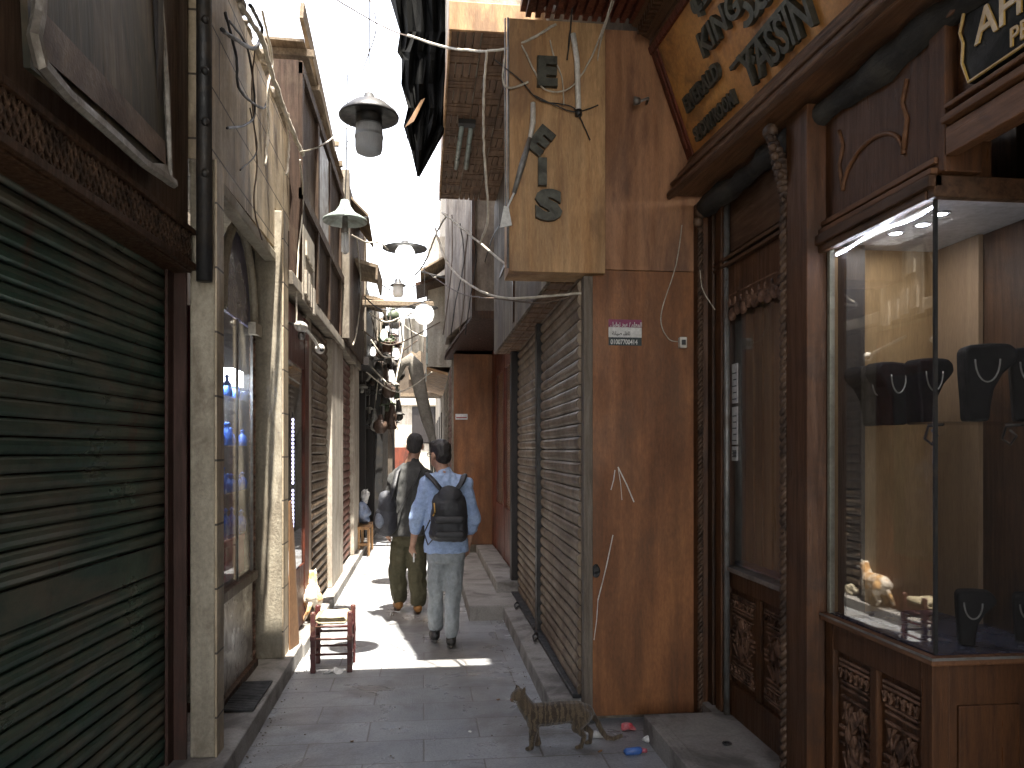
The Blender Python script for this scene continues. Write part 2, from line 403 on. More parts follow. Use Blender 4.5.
# dark recess post and orange post, left of door window
b = MB(); b.box(1.66, 1.74, 4.36, 4.45, .12, 3.06); b.build('post', mt['wood_dark'], J, bevel=.004)
b = MB(); b.box(1.665, 1.75, 4.24, 4.325, .12, 3.06); b.build('post', mt['wood_brown'], J, bevel=.006)
b = MB(); b.tube([(1.685, 4.205, .12), (1.685, 4.205, 3.0)], .017, 10); b.build('pipe', mt['grey_metal'], J, smooth=True)
# door leaf: lower carved panels, glazed upper
yA = at(722, 573, x=XD).y; yB = 3.37
D = MB()
D.box(XD-.005, XD+.045, yB, yA, .12, .30)
D.box(XD-.003, XD+.045, yB, yA, .83, .93)
D.box(XD, XD+.045, yB, yB+.07, .30, .83); D.box(XD, XD+.045, yA-.07, yA, .30, .83)
ym = (yA+yB)/2; D.box(XD+.002, XD+.045, ym-.03, ym+.03, .30, .83); D.box(XD+.018, XD+.04, yB+.05, yA-.05, .28, .85)
D.box(XD-.004, XD+.045, yB, yB+.05, .93, 2.52); D.box(XD-.004, XD+.045, yA-.05, yA, .93, 2.52)
D.box(XD-.02, XD+.045, yB, yA, 2.39, 2.62)
dd = D.build('door', mt['wood_brown'], J, bevel=.004)
q = MB()
carved_panel(q, XD+.018, yB+.08, ym-.04, .32, .81, -1); q.build('carved_panel', mt['carve'], dd)
q = MB(); carved_panel(q, XD+.018, ym+.04, yA-.08, .32, .81, -1); q.build('carved_panel', mt['carve'], dd)
q = MB(); q.box(XD-.03, XD+.05, yB-.01, yA+.01, .925, .95); q.build('sill', mt['grey_metal'], dd, bevel=.003)
q = MB(); q.box(XD+.012, XD+.018, yB+.05, yA-.05, .95, 2.40); q.build('pane', mt['glass'], dd)
# lobed carved pelmet
q = MB(); n = 13
for i in range(n):
    y = yB+.03+(yA-yB-.06)*i/(n-1); dz = .035*abs(math.sin(i*PI/(n-1)))
    q.ball((XD-.012, y, 2.375-.04+dz+ (.015 if i % 2 else 0)), (.016, .048, .038), 10, 6)
    q.ball((XD-.014, y+.02, 2.42), (.014, .022, .026), 8, 6)
q.box(XD-.022, XD-.002, yB, yA, 2.395, 2.405); q.box(XD-.022, XD-.002, yB, yA, 2.455, 2.463)
q.build('carved_pelmet', mt['carve'], dd, smooth=False)
q = MB()
for z in (2.62, 2.655): q.box(XD-.045, XD+.03, yB-.04, yA+.04, z, z+.02)
q.box(XD-.01, XD+.04, yB-.03, yA+.03, 2.70, 3.02)
q.build('transom', mt['wood_darkY'], J, bevel=.004)
# door interior
q = MB(); q.box(XD+.05, XD+.158, yB, yA, .94, .96); q.build('ledge', mat('violet_cloth', (.09,.08,.16), (.05,.045,.09), .6, 6), J)
gold = mat('curtain_wood', (.33,.21,.10), (.17,.095,.045), .4, 1.6, (1,6,.4), .1)
q = MB(); 
for i in range(16):
    y = yB+.01+(yA-yB-.02)*i/16; q.box(XD+.13+.012*(i % 2), XD+.158, y, y+(yA-yB)/16, .96, 2.5)
q.build('backboard', gold, J)
# carved column between door and showcase
q = MB(); q.box(1.60, 1.75, 3.12, 3.31, 0, 3.06); col_ = q.build('column', mt['wood_brown'], J, bevel=.006)
q = MB(); rope(q, 1.60, 3.325, .12, 2.72, .011, .012, .075); q.box(1.592, 1.612, 3.31, 3.335, .12, 2.72); q.build('rope_carving', mt['carve_dark'], col_, smooth=True)
q = MB()
for i in range(12):
    t = i/11; q.ball((1.60-.07*t**2, 3.33, 2.74+.27*t), (.018+.022*math.sin(PI*min(t*1.1, 1)), .035, .022), 12, 8)
q.ball((1.535, 3.33, 3.02), (.032, .04, .035), 12, 8)
for i in range(5): q.ball((1.57-.012*i, 3.30, 2.82+.04*i), (.02, .015, .018), 8, 6)
q.build('bracket', mt['carve_dark'], col_, smooth=True)
q = MB(); q.box(1.72, 1.80, 3.02, 3.115, 0, 3.06); q.build('post', mt['black_wood'], J)
# rope carved strip at the plywood edge
q = MB(); q.box(1.60, 1.665, 4.43, 4.52, .02, 3.06); r_ = q.build('post', mt['wood_brown'], J, bevel=.005)
q = MB(); rope(q, 1.612, 4.425, .05, 2.95, .009, .010, .06); q.build('rope_carving', mt['carve_dark'], r_, smooth=True)
q = MB(); q.ball((1.61, 4.40, 3.0), (.035, .04, .05)); q.ball((1.59, 4.40, 2.93), (.03,.03,.03)); q.build('bracket', mt['carve_dark'], r_, smooth=True)

# ---- showcase
YC, YF, ZS, ZT = 2.587+.18, 3.10, .92, 2.44
XG = 1.712
c0 = at(936, 655, z=ZS); c1 = at(827, 612, z=ZS)
YC, YF = c0.y, c1.y; XG = (c0.x+c1.x)/2
S = MB()
S.box(XG-.01, XG+.05, YC, YF, 0, .10); S.box(XG+.015, XG+.045, YC+.02, YF-.02, .08, .90)
S.box(XG-.01, XG+.05, YC, YC+.06, .1, ZS-.03); S.box(XG-.01, XG+.05, YF-.06, YF, .1, ZS-.03)
ym = (YC+YF)/2; S.box(XG-.008, XG+.05, ym-.022, ym+.022, .1, ZS-.12); S.box(XG-.009, XG+.05, YC+.06, YF-.06, .78, ZS-.03)
S.box(XG+.05, XG+.58, YC+.004, YC+.03, 0, ZS-.03)
S.box(XG+.08, XG+.30, YC-.008, YC+.006, .1, .75); S.box(XG+.34, XG+.56, YC-.008, YC+.006, .1, .75)
sc = S.build('showcase', mt['wood_brown'], J, bevel=.004)
q = MB(); carved_panel(q, XG+.015, YC+.068, ym-.028, .11, .775, -1); q.build('carved_panel', mt['carve'], sc)
q = MB(); carved_panel(q, XG+.015, ym+.028, YF-.068, .11, .775, -1); q.build('carved_panel', mt['carve'], sc)
q = MB()
q.prism([(XG-.035, YC-.035, ZS-.03), (XG+.62, YC-.035, ZS-.03), (XG+.62, YC+.0, ZS-.03), (XG+.0, YC+.0, ZS-.03), (XG+.0, YF, ZS-.03), (XG-.035, YF, ZS-.03)], (0, 0, .03))
q.build('sill', mt['wood_brownY'], sc, bevel=.006)
q = MB(); q.box(XG-.037, XG-.034, YC-.036, YF, ZS-.01, ZS-.001); q.box(XG-.037, XG+.62, YC-.039, YC-.036, ZS-.01, ZS-.001); q.build('brass_edge', mt['grey_metal'], sc)
q = MB(); q.box(XG+.003, XG+.6, YC+.003, YF-.002, ZS-.02, ZS+.002); q.build('display_floor', mat('blue_cloth', (.05,.055,.09), (.03,.033,.055), .25, 6), sc)
q = MB(); q.box(XG, XG+.005, YC+.006, YF-.012, ZS+.002, ZT); q.build('pane', mt['glass_show'], sc)
q = MB(); q.box(XG+.006, XG+.60, YC, YC+.005, ZS+.002, ZT); q.build('pane', mt['glass_show'], sc)
q = MB(); q.box(XG-.002, XG+.02, YF-.02, YF+.0, ZS, ZT); q.build('frame', mat('dull_frame', (.30,.29,.23), rough=.6), sc)
q = MB(); q.box(XG-.003, XG+.008, YC-.003, YC+.008, ZS, ZT); q.build('corner_joint', mt['black'], sc)
honey = mat('honey_wood', (.27,.18,.09), (.18,.115,.055), .5, 1.6, (5,5,.5), .1, spec=.25)
q = MB(); q.box(XG+.008, XG+.46, YF-.018, YF+.002, ZS+.002, ZT); q.build('back_panel', honey, sc)
q = MB(); q.box(XG+.46, XG+.48, YC+.40, YF-.002, ZS+.002, ZT); q.build('edge_panel', mat('pale_edge_panel', (.24,.165,.10), (.19,.125,.075), .5, 2, (5,5,.5), .05), sc)
q = MB(); q.box(XG+.485, XG+.52, YC+.01, YC+.42, ZS+.002, ZT); q.box(XG+.52, XG+1.6, YC+.42, YC+.44, ZS+.0, ZT); q.build('back_panel', mt['wood_dark'], sc)
q = MB(); q.box(XG-.001, XG+.60, YC-.001, YF, ZT+.002, ZT+.03); q.build('ceiling', mat('white_laminate', (.55,.57,.62), (.5,.52,.56), .35, 5, bump=0), sc)
q = MB()
q.box(XG-.03, XG+.62, YC-.04, YC-.003, ZT-.012, ZT+.06); q.box(XG-.035, XG-.003, YC-.0, YF+.03, ZT-.012, ZT+.02)
q.box(XG-.05, XG+.0, YC-.04, YF+.03, ZT+.02, ZT+.06); q.build('cornice', mt['wood_darkY'], sc, bevel=.005)
for (dx, dy) in ((.14, .17), (.16, .30), (.13, .42)):
    q = MB(); q.lathe([(.026, 0), (.034, -.004), (.034, 0)], (XG+dx, YC+dy, ZT+.001), 20, cap=True); f_ = q.build('spotlight', mt['grey_metal'], sc)
    q = MB(); q.lathe([(.022, -.003), (.0, -.0055)], (XG+dx, YC+dy, ZT+.0), 16); q.build('lens', mt['led'], f_)
# glass shelf with brackets
q = MB(); q.box(XG+.03, XG+.44, YC+.03, YC+.21, 1.69, 1.696); q.build('shelf', mt['glass_show'], sc)
for dx in (.10, .40):
    q = MB(); y0 = YC+.10
    q.tube([(XG+dx, y0, 1.688), (XG+dx+.0, y0+.08, 1.685), (XG+dx, y0+.10, 1.64), (XG+dx, y0+.06, 1.62), (XG+dx, y0+.03, 1.65), (XG+dx, y0+.06, 1.67)], .005, 6)
    q.build('shelf_bracket', mt['black'], sc, smooth=True)
# panel above showcase with oval moulding
Z0, Z1 = ZT+.065, 2.98
q = MB(); q.box(XG+.0, XG+.22, YC+.02, YF+.06, Z0, Z1); pn = q.build('fascia_panel', mt['wood_brown'], J, bevel=.003)
q = MB()
for z in (Z0, Z0+.035): q.box(XG-.035+.012*(z > Z0), XG+.01, YC-.03, YF+.04, z, z+.022)
q.build('moulding', mt['wood_brownY'], J, bevel=.004)
q = MB(); yc = (YC+YF)/2+.02
q.tube([(XG-.004, yc+.20*math.cos(a_), Z0+.14+.13*max(math.sin(a_), -.6)) for a_ in [PI*k/16*1.0 for k in range(17)]], .009, 6)
q.tube([(XG-.004, yc-.20, 2.66), (XG-.004, yc-.22, 2.76), (XG-.004, yc-.19, 2.83), (XG-.004, yc-.22, 2.90)], .009, 6)
q.tube([(XG-.004, yc+.20, 2.66), (XG-.004, yc+.23, 2.76), (XG-.004, yc+.20, 2.83), (XG-.004, yc+.23, 2.90)], .009, 6)
q.build('carved_oval', mt['wood_brownY'], pn, smooth=True)
# post right of the panel and entrance header
q = MB(); q.box(XG-.012, XG+.12, YC-.065, YC+.018, ZT+.062, 3.02); q.build('post', mt['wood_brown'], J, bevel=.005)
q = MB()
q.box(XG+.03, XG+.14, .8, YC-.07, 2.60, 3.02)
q.box(XG-.012, XG+.03, .8, YC-.067, 2.55, 2.64)
q.box(XG-.03, XG+.03, .8, YC-.067, 2.65, 2.675)
q.box(XG-.018, XG+.03, .8, YC-.067, 2.70, 2.715)
q.box(XG-.022, XG+.03, .8, YC-.067, 2.985, 3.01)
q.build('entrance_header', mt['wood_brownY'], J, bevel=.004)
# interior back of the entrance (dark)
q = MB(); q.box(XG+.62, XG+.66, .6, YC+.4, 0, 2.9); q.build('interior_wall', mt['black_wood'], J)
# rolled awning under the canopy
q = MB(); pts = []; rs = []
for i in range(40):
    y = 4.40-3.4*i/39; pts.append((1.63+.03*(4.4-y)+.006*math.sin(i*1.9), y, 3.01+.008*math.sin(i*.9))); rs.append(.054+.006*math.sin(i*2.3)+.01*math.sin(i*.7))
q.tube(pts, rs, 14); q.build('rolled_awning', mt['awning_roll'], J, smooth=True)
# ---- canopy mouldings (profile extruded along y)
def run(name, prof, m, y0, y1, parent, bevel=.004):
    q = MB(); q.prism([(x+CS*(4.475-y0), y0, z) for x, z in prof], (-CS*(y1-y0), y1-y0, 0)); return q.build(name, m, parent, bevel=bevel)
CS = .047
y0c, y1c = -1.5, 4.475
run('cornice', [(1.44,3.09),(1.465,3.085),(1.48,3.10),(1.72,3.105),(1.72,3.34),(1.585,3.325),(1.545,3.30),(1.55,3.27),(1.50,3.235),(1.505,3.20),(1.455,3.165),(1.46,3.13),(1.435,3.115)], mt['wood_brownY'], y0c, y1c, J)
run('cornice_lip', [(1.425,3.092),(1.445,3.078),(1.455,3.086),(1.44,3.104)], mt['wood_darkY'], y0c, y1c+.01, J)
def bead(x, z, r):
    q = MB(); q.tube([(x+CS*(4.475-y0c), y0c, z), (x, y1c-.01, z)], r, 10); q.build('bead_moulding', mt['bead'], J, smooth=True)
bead(1.572, 3.318, .014); bead(1.543, 3.272, .011); bead(1.500, 3.222, .013); bead(1.452, 3.168, .010); bead(1.434, 3.108, .013)
run('canopy_back', [(1.60,3.345),(1.80,3.345),(1.80,4.2),(1.32,4.2)], mt['wood_dark'], y0c, y1c, J)
run('crown_moulding', [(1.355,3.955),(1.31,3.97),(1.315,4.0),(1.26,4.03),(1.265,4.06),(1.20,4.08),(1.34,4.082)], mt['wood_darkY'], y0c, y1c-.02, J)
q = MB(); k = 0; y = 1.6
while y < 4.4:
    q.box(1.225, 1.275, y, y+.022, 4.00, 4.05); y += .044
q.build('dentils', mt['wood_darkY'], J)
# slatted soffit above
q = MB(); q.box(.55, 1.8, -1.5, 4.45, 4.12, 4.16)
x = .58
while x < 1.25: q.box(x, x+.03, -1.5, 4.44, 4.085, 4.12); x += .055
q.build('slatted_soffit', mt['wood_red'], J)
q = MB(); q.box(.93, 4.5, -8, 4.44, 4.165, 9); q.build('upper_wall', mt['plaster'], J)

# ============================================================ SIGN: yellow board
up = Vector((-.223, 0, .61)).normalized(); B0 = Vector((1.575, 4.5, 3.325)); nrm = Vector((-up.z, 0, up.x))
def BP(s, t, d=0): return B0+Vector((0,-s,0))+up*t+nrm*d
SG = thing('shop_sign', 'yellow sign board with dark raised lettering YASSIN leaning out over the jewellery shop', 'sign', tuple(BP(1.5, 0)))
q = MB(); q.prism([BP(.08,0), BP(5.5,0), BP(5.5,.68), BP(.08,.68)], -nrm*.015); q.build('board', mt['board_yellow'], SG)
q = MB(); q.prism([BP(-.0,0,.012), BP(.085,0,.012), BP(.085,.68,.012), BP(-.0,.68,.012)], -nrm*.03)
q.prism([BP(.03,.06,.02), BP(.06,.06,.02), BP(.06,.62,.02), BP(.03,.62,.02)], -nrm*.01)
q.prism([BP(0,.655,.02), BP(5.5,.655,.02), BP(5.5,.70,.02), BP(0,.70,.02)], -nrm*.03)
q.build('frame', mt['wood_red'], SG, bevel=.004)
def BM(s, t): return basis(BP(s, t, .001), (0,-1,0), tuple(up), tuple(nrm))
def word(txt, s, t, size, w=1.0, ext=.03, m='letter_dark', off=.004):
    q = MB(); q.text(txt, size, BM(s, t), ext, w, off); return q.build('lettering', mt[m], SG)
word('KING', .55, .355, .17, 1.12)
word('YA', .85, .045, .24, .85); word('SSIN', 1.10, .045, .23, .80); word('MOHAMED', 1.66, .045, .24, .9)
word('EMERALD', .195, .215, .115, .92, .025); word('SHOW ROOM', .195, .045, .10, .80, .025)
word('\uFEDA\uFEE0\uFEE3', .60, .55, .22, 1.3); word('\uFEA9\uFEE4\uFEA3\uFE8D', .98, .28, .19, 1.3, off=.006)
word('\uFEE6\uFEF4\uFEB3\uFE8E\uFEF3', 1.55, .34, .25, 1.6, off=.006)
q = MB(); q.prism([BP(.76,.185), BP(1.60,.215), BP(1.60,.235), BP(.76,.205)], nrm*.03)
for s_ in (.95, 1.06, 1.2): q.prism([BP(s_,.12), BP(s_+.03,.145), BP(s_,.17), BP(s_-.03,.145)], nrm*.02)
q.build('lettering', mt['letter_dark'], SG)
q = MB(); q.prism([BP(.64,.53), BP(.67,.52), BP(.67,.66), BP(.64,.66)], nrm*.03); q.build('lettering', mt['letter_dark'], SG)
SG.location = Vector((1.44, 4.475, 0))+Matrix.Rotation(CS, 4, 'Z') @ (SG.location-Vector((1.44, 4.475, 0))); SG.rotation_euler.z = CS
# second sign, black with gold edge, over the entrance
G = thing('shop_sign', 'black glass sign with gold lettering AHMED over the shop entrance at top right', 'sign', (XG, 2.1, 2.85))
gm = mat('gold_paint', (.55,.36,.10), (.42,.26,.07), .4, 8, bump=.05)
q = MB(); q.prism([(XG+.005, YC-.12, 2.84), (XG+.005, YC-.16, 2.74), (XG+.005, 1.2, 2.74), (XG+.005, 1.2, 2.975), (XG+.005, YC-.14, 2.975)], (.02, 0, 0)); q.build('board', mat('black_sign', (.022,.021,.017), (.012,.012,.010), .6, 5, spec=.15), G)
q = MB(); e = [(XG, YC-.14, 2.975), (XG, YC-.12, 2.92), (XG, YC-.135, 2.88), (XG, YC-.13, 2.82), (XG, YC-.16, 2.745), (XG, 1.2, 2.745)]; q.tube(e, .005, 6); q.build('gold_border', gm, G)
q = MB(); q.text('AHMED', .14, face_left((XG+.004, YC-.19, 2.845)), .006, 1.0, .002); q.build('lettering', gm, G)
q = MB(); q.text('PERFUMES', .075, face_left((XG+.004, YC-.33, 2.765)), .006, 1.0, .001); q.build('lettering', gm, G)

# ---- LED strip in the showcase
L_ = thing('led_strip', 'bright white row of light dots along the top edge of the glass showcase', 'light strip', (XG+.02, YC, ZT-.04))
q = MB(); q.box(XG+.012, XG+.02, YC+.01, YF-.04, ZT-.03, ZT-.018); q.build('tape', mt['white_plastic'], L_)
q = MB(); n = 34
for i in range(n):
    y = YC+.015+(YF-YC-.07)*i/(n-1); q.box(XG+.008, XG+.012, y-.0045, y+.0045, ZT-.028-.01*math.sin(i*.25), ZT-.020-.01*math.sin(i*.25))
q.build('diodes', mt['led'], L_)
# necklace busts
bustm = mat('black_velvet', (.008,.008,.009), (.005,.005,.006), .8, 20, bump=.1, spec=.15)
def bust(x, y, z, rz, h, lab, w=.085, flip=False):
    t = thing('necklace_stand', lab, 'display stand', (x, y, z), 'black velvet necklace stands in the showcase')
    t['group'] = 'black velvet necklace stands in the showcase'
    M = Matrix.Translation((x, y, z)) @ Matrix.Rotation(rz, 4, 'Z')
    f_ = -1 if flip else 1; k_ = h/.24
    pf = [(-.030,0),(.030,0),(.034,.05),(.044,.10),(.068,.145),(.098,.175),(.112,.195),(.105,.222),(.085,.238),(.03,.240),(-.03,.236),(-.042,.22),(-.040,.15),(-.034,.07)]
    q = MB(); q.prism([M @ Vector((f_*a*k_, -.045*w/.085, b*k_)) for a, b in pf], M.to_3x3() @ Vector((0, .09*w/.085, 0))); q.build('body', bustm, t, bevel=.012)
    q = MB(); q.tube([M @ Vector((f_*(.02+.035*math.cos(a_))*k_, -.049*w/.085-.003, (.20-.07*abs(math.sin(a_))-.01)*k_)) for a_ in [PI*k/14 for k in range(15)]], .0028, 6)
    q.build('necklace', mt['grey_metal'], t, smooth=True)
    return t
bust(XG+.14, YF-.09, 1.70, .3, .24, 'black necklace stand furthest left on the glass shelf of the showcase', flip=True)
bust(XG+.19, YF-.16, 1.70, .2, .25, 'black necklace stand second from the left on the glass shelf', flip=True)
bust(XG+.26, YF-.23, 1.70, .1, .26, 'black necklace stand third from the left on the glass shelf')
bust(XG+.24, YC+.13, 1.70, -.3, .27, 'large black necklace stand just right of the showcase glass corner, upper shelf')
bust(XG+.20, YC+.12, ZS+.003, -.5, .19, 'black necklace stand standing low on the showcase floor beside the glass corner', .07)
bust(XG+.42, YC+.12, 1.70, -.6, .26, 'black necklace stand at the right edge of the photo on the upper shelf', .1)
bust(XG+.43, YC+.14, ZS+.003, -.6, .17, 'black necklace stand at the right edge of the photo on the showcase floor', .07)
# figurine behind the door glass
Fg = thing('figurine', 'small dark seated figurine behind the glass of the wooden door', 'figurine', (XD+.09, 3.62, .96))
q = MB(); q.cap([(XD+.09,3.62,1.0),(XD+.09,3.63,1.10),(XD+.09,3.61,1.15)], [.04,.03,.022]); q.ball((XD+.09,3.61,1.20), (.022,.022,.028)); q.cap([(XD+.06,3.66,1.09),(XD+.05,3.70,1.03)], [.014,.012])
q.build('body', mt['black'], Fg, remesh=.006)
for (z0, z1, y, lab) in ((1.98, 2.20, 4.12, 'tall white notice taped high on the wooden door glass'), (1.75, 1.96, 4.11, 'white notice taped in the middle of the door glass'), (1.66, 1.74, 4.10, 'smallest white paper note, lowest on the door glass')):
    yy = at(735, 350, x=XD+.01).y
    q = MB(); q.box(XD+.006, XD+.0115, yy-.04, yy+.035, z0-.12, z1-.12); o = q.build('notice', mt['paper']); tag(o, lab, 'notice', 'notices on the door glass')
    q = MB()
    for k in range(0): q.box(XD+.004, XD+.0058, yy-.03, yy+.025-.012*(k % 2), z0-.12+.02+(z1-z0-.04)*k/5, z0-.12+.028+(z1-z0-.04)*k/5)
    for k in range(5):
        q = MB(); q.box(XD+.004, XD+.0058, yy-.03, yy+.025-.012*(k % 2), z0-.12+.02+(z1-z0-.04)*k/5, z0-.12+.026+(z1-z0-.04)*k/5); q.build('writing', mt['black'], o)

# ============================================================ RIGHT: PLYWOOD KIOSK WITH SHUTTERS
K = thing('corner_shop', 'closed corner shop with orange stained plywood end wall and beige roller shutters', 'shop', (1.2, 4.5, 0))
q = MB(); q.box(.985, 1.60, 4.50, 4.53, .035, 2.66); q.build('end_panel', mt['ply_orange'], K, bevel=.003)
q = MB(); q.box(1.05, 1.72, 4.505, 4.55, 2.664, 4.08); q.build('upper_panel', mt['ply_red'], K, bevel=.003)
q = MB(); q.box(.93, .983, 4.485, 4.56, .02, 2.62); q.build('corner_post', mat('grey_post', (.20,.165,.13), (.12,.095,.07), .75, 3, W_ST, .4), K, bevel=.004)
q = MB(); q.box(1.0, 4, 4.56, 8.3, 0, 2.6); q.box(.76, 4, 4.7, 8.3, 2.68, 9); q.build('wall', mt['plaster'], K)
q = MB(); slats(q, .925, .95, 4.57, 6.22, .135, 2.62, .0775, .016, -1); s1 = q.build('shutter', mt['shut_beige'], K)
q = MB(); slats(q, .955, .975, 6.34, 8.0, .135, 2.62, .0775, .016, -1); s2 = q.build('shutter', mt['shut_beige'], K)
q = MB(); q.box(.905, .97, 6.225, 6.335, .12, 2.62); q.build('shutter_rail', mt['black'], K, bevel=.004)
q = MB(); q.box(.88, .97, 4.57, 6.22, .122, .15); q.box(.89, .985, 6.34, 8.0, .122, .15); q.build('shutter_foot', mt['black'], K, bevel=.004)
q = MB(); q.box(.90, .99, 8.02, 8.16, .12, 2.62); q.build('door_post', mt['black_wood'], K)
# upper storey overhang along the alley, block patterned soffit
q = MB(); q.box(.745, .765, 4.72, 8.3, 2.62, 4.2); q.build('overhang_wall', mat('grimy_wall', (.24,.185,.12), (.13,.095,.062), .8, 2, (1,1,1), .5, (.05,.035,.025), .7, 1.8, streak=.5), K)
q = MB(); q.box(.766, .99, 4.72, 8.3, 2.64, 2.66)
y = 4.74; i = 0
while y < 8.2:
    q.box(.775, .86, y, y+.17, 2.622, 2.64); q.box(.875, .985, y+.03, y+.2, 2.626, 2.64); y += .21; i += 1
q.build('block_soffit', mt['parquet'], K, bevel=.004)
q = MB()
for (yy, zz) in ((5.6,3.0),(7.0,3.3)): q.box(.735,.744,yy,yy+.6,zz-.02,zz+.02)
q.box(.73,.744,6.4,6.46,2.66,4.1); q.build('batten', mt['wood_dark'], K)
# sign board with the loose letters
BX = thing('sign_board', 'pale weathered plywood box sign with loose dark letters high on the corner shop', 'sign', (.75, 4.45, 2.62))
q = MB(); q.box(.485, 1.048, 4.44, 4.70, 2.625, 4.075); q.build('board', mt['ply_light'], BX, bevel=.004)
q = MB(); q.tube([(.478, 4.432, 4.07), (.480, 4.432, 3.3), (.478, 4.432, 2.64)], .007, 6); q.tube([(.462, 4.44, 4.07), (.465, 4.44, 2.9)], .005, 6); q.build('edge_pipe', mt['grey_metal'], BX, smooth=True)
def letter(ch, px, py, hpx, rot, w=1.0, ext=.03):
    p = at(px, py, y=4.436); sz = hpx*4.43/780/.70
    q = MB(); R = Matrix.Rotation(rot, 4, 'Z')
    T = face_cam(p) @ R @ Matrix.Translation((-sz*.33*w, -sz*.35, 0))
    q.text(ch, sz, T, ext, w, .010*sz/.15); return q.build('letter', mt['letter_dark'], BX)
letter('E', 549, 73, 26, 0, 1.05); letter('E', 542, 143, 24, math.radians(-38), 1.0); letter('I', 549.5, 173, 24, 0, 1.1); letter('S', 553, 206, 27, math.radians(0), 1.35)
# nail holes and scratches of the board
# sticker on orange panel
ST = thing('sticker', 'purple white and black phone number sticker on the orange plywood wall', 'sticker', tuple(at(625, 332, y=4.496)))
def rect_px(mb, x0, y0, x1, y1, Y, t=.003):
    a = at(x0, y1, y=Y); b = at(x1, y0, y=Y); mb.box(a.x, b.x, Y-t, Y, a.z, b.z)
q = MB(); rect_px(q, 608.5, 327.5, 641.5, 337.5, 4.499); q.build('band', mt['paper'], ST)
q = MB(); rect_px(q, 608.5, 320, 641.5, 327.3, 4.499); q.build('band', mat('purple_print', (.25,.03,.10), rough=.4), ST)
q = MB(); rect_px(q, 608.5, 337.7, 641.5, 345.3, 4.499); q.build('band', mat('black_print', (.02,.035,.035), rough=.4), ST)
p = at(610.5, 344, y=4.4955); q = MB(); q.text('01007700414', .040, face_cam(p), .002, .74, .0008); q.build('lettering', mt['paper'], ST)
p = at(610.5, 326.3, y=4.4955); q = MB(); q.text('\uFEDE\uFEF4\uFED3\uFEEE\uFE97 \uFEA9\uFEEE\uFECB / \uFEE2\uFEE0\uFECC\uFEE4\uFEDF\uFE8D', .036, face_cam(p), .002, .72, .0006); q.build('lettering', mt['paper'], ST)
p = at(612, 335, y=4.4955); q = MB(); q.text('\uFE94\uFEE7\uFE8E\uFEF4\uFEBB \uFE92\uFEE0\uFED8\uFEE0\uFEDF', .032, face_cam(p), .002, .8, .0004); q.build('lettering', mt['black'], ST)
# scratches, latch hole
SCR = thing('torn_tape', 'thin pale torn tape strips low on the orange plywood wall', 'tape', tuple(at(615, 480, y=4.497)))
q = MB(); 
for a_, b_, w_ in (((618,467),(634,502),.004),((613,535),(598,600),.0035),((598,600),(594,640),.0025),((615,470),(611,490),.003),((618,467),(622,500),.002)):
    P0 = at(*a_, y=4.496); P1 = at(*b_, y=4.496); q.tube([P0, (P0+P1)/2+Vector((.004,0,0)), P1], w_, 5)
q.build('strip', mt['white_plastic'], SCR)
o = MB(); c = at(596, 571, y=4.497); o.ball(c, (.025,.006,.04), 12, 8); o = o.build('latch_hole', mt['black'], K, jitter=.006, jf=40)

# bay with parquet soffit
Bq = thing('upper_bay', 'upper bay overhanging the alley with wood block patterned underside and sunlit edge', 'building', (.5, 6.4, 4.2))
q = MB(); q.box(.17, 4, 4.86, 8.15, 4.235, 8.5); q.build('wall', mt['plaster_pale'], Bq)
q = MB(); random.seed(3)
nx, ny = 4, 16
for i in range(nx):
    for j in range(ny):
        x0 = .165+i*.20; y0 = 4.86+j*.205
        if (i+j) % 2:
            for k in range(4): q.box(x0+.004, x0+.196, y0+.004+k*.05, y0+.046+k*.05, 4.205+random.random()*.006, 4.235)
        else:
            for k in range(4): q.box(x0+.004+k*.049, x0+.045+k*.049, y0+.004, y0+.2, 4.205+random.random()*.006, 4.235)
q.build('block_soffit', mt['parquet'], Bq)
q = MB(); q.box(.155, .172, 4.855, 8.15, 4.19, 4.36); q.box(.155, 1.0, 4.835, 4.857, 4.20, 4.38); q.build('fascia', mt['ply_light'], Bq, bevel=.004)
q = MB(); p = [at(462, 125, z=4.18), at(456, 168, z=4.18), at(471, 128, z=4.18), at(466, 168, z=4.18)]
FT = thing('strip_light', 'old unlit twin fluorescent tube fitting under the wood block overhang', 'light fitting', tuple(p[0]))
for a_, b_ in ((p[0], p[1]), (p[2], p[3])):
    q = MB(); q.tube([a_, b_], .02, 10); q.build('tube', mt['enamel'], FT, smooth=True)
q = MB(); q.box(min(p[0].x, p[1].x)-.02, p[2].x+.03, p[0].y-.06, p[0].y+.02, 4.17, 4.205); q.build('housing', mt['black'], FT)

# ============================================================ RIGHT FAR
T = thing('shop_building', 'recessed shop beyond the shutters with glazed door and red brown end wall', 'shop', (1.0, 9.5, 0))
q = MB(); q.box(1.02, 4, 8.3, 14, 0, 9); q.build('wall', mt['plaster'], T)
q = MB()
q.box(.97, 1.015, 8.3, 8.45, .26, 3.0); q.box(.97, 1.015, 9.45, 9.6, .26, 3.0); q.box(.97, 1.015, 10.6, 11.1, .26, 3.0); q.box(.975, 1.015, 8.45, 10.6, .26, .9); q.box(.975, 1.015, 8.45, 10.6, 2.6, 3.0)
dr = q.build('door', mt['wood_red'], T, bevel=.004)
q = MB(); q.box(.99, 1.0, 8.45, 10.6, .9, 2.6); q.build('pane', mt['glass'], dr)
q = MB(); q.box(1.005, 1.018, 8.5, 9.4, .9, 2.2); q.build('curtain', mt['white_plastic'], dr)
q = MB(); q.box(.425, .975, 11.14, 11.2, .25, 2.97); q.build('end_wall', mt['ply_orange'], T)
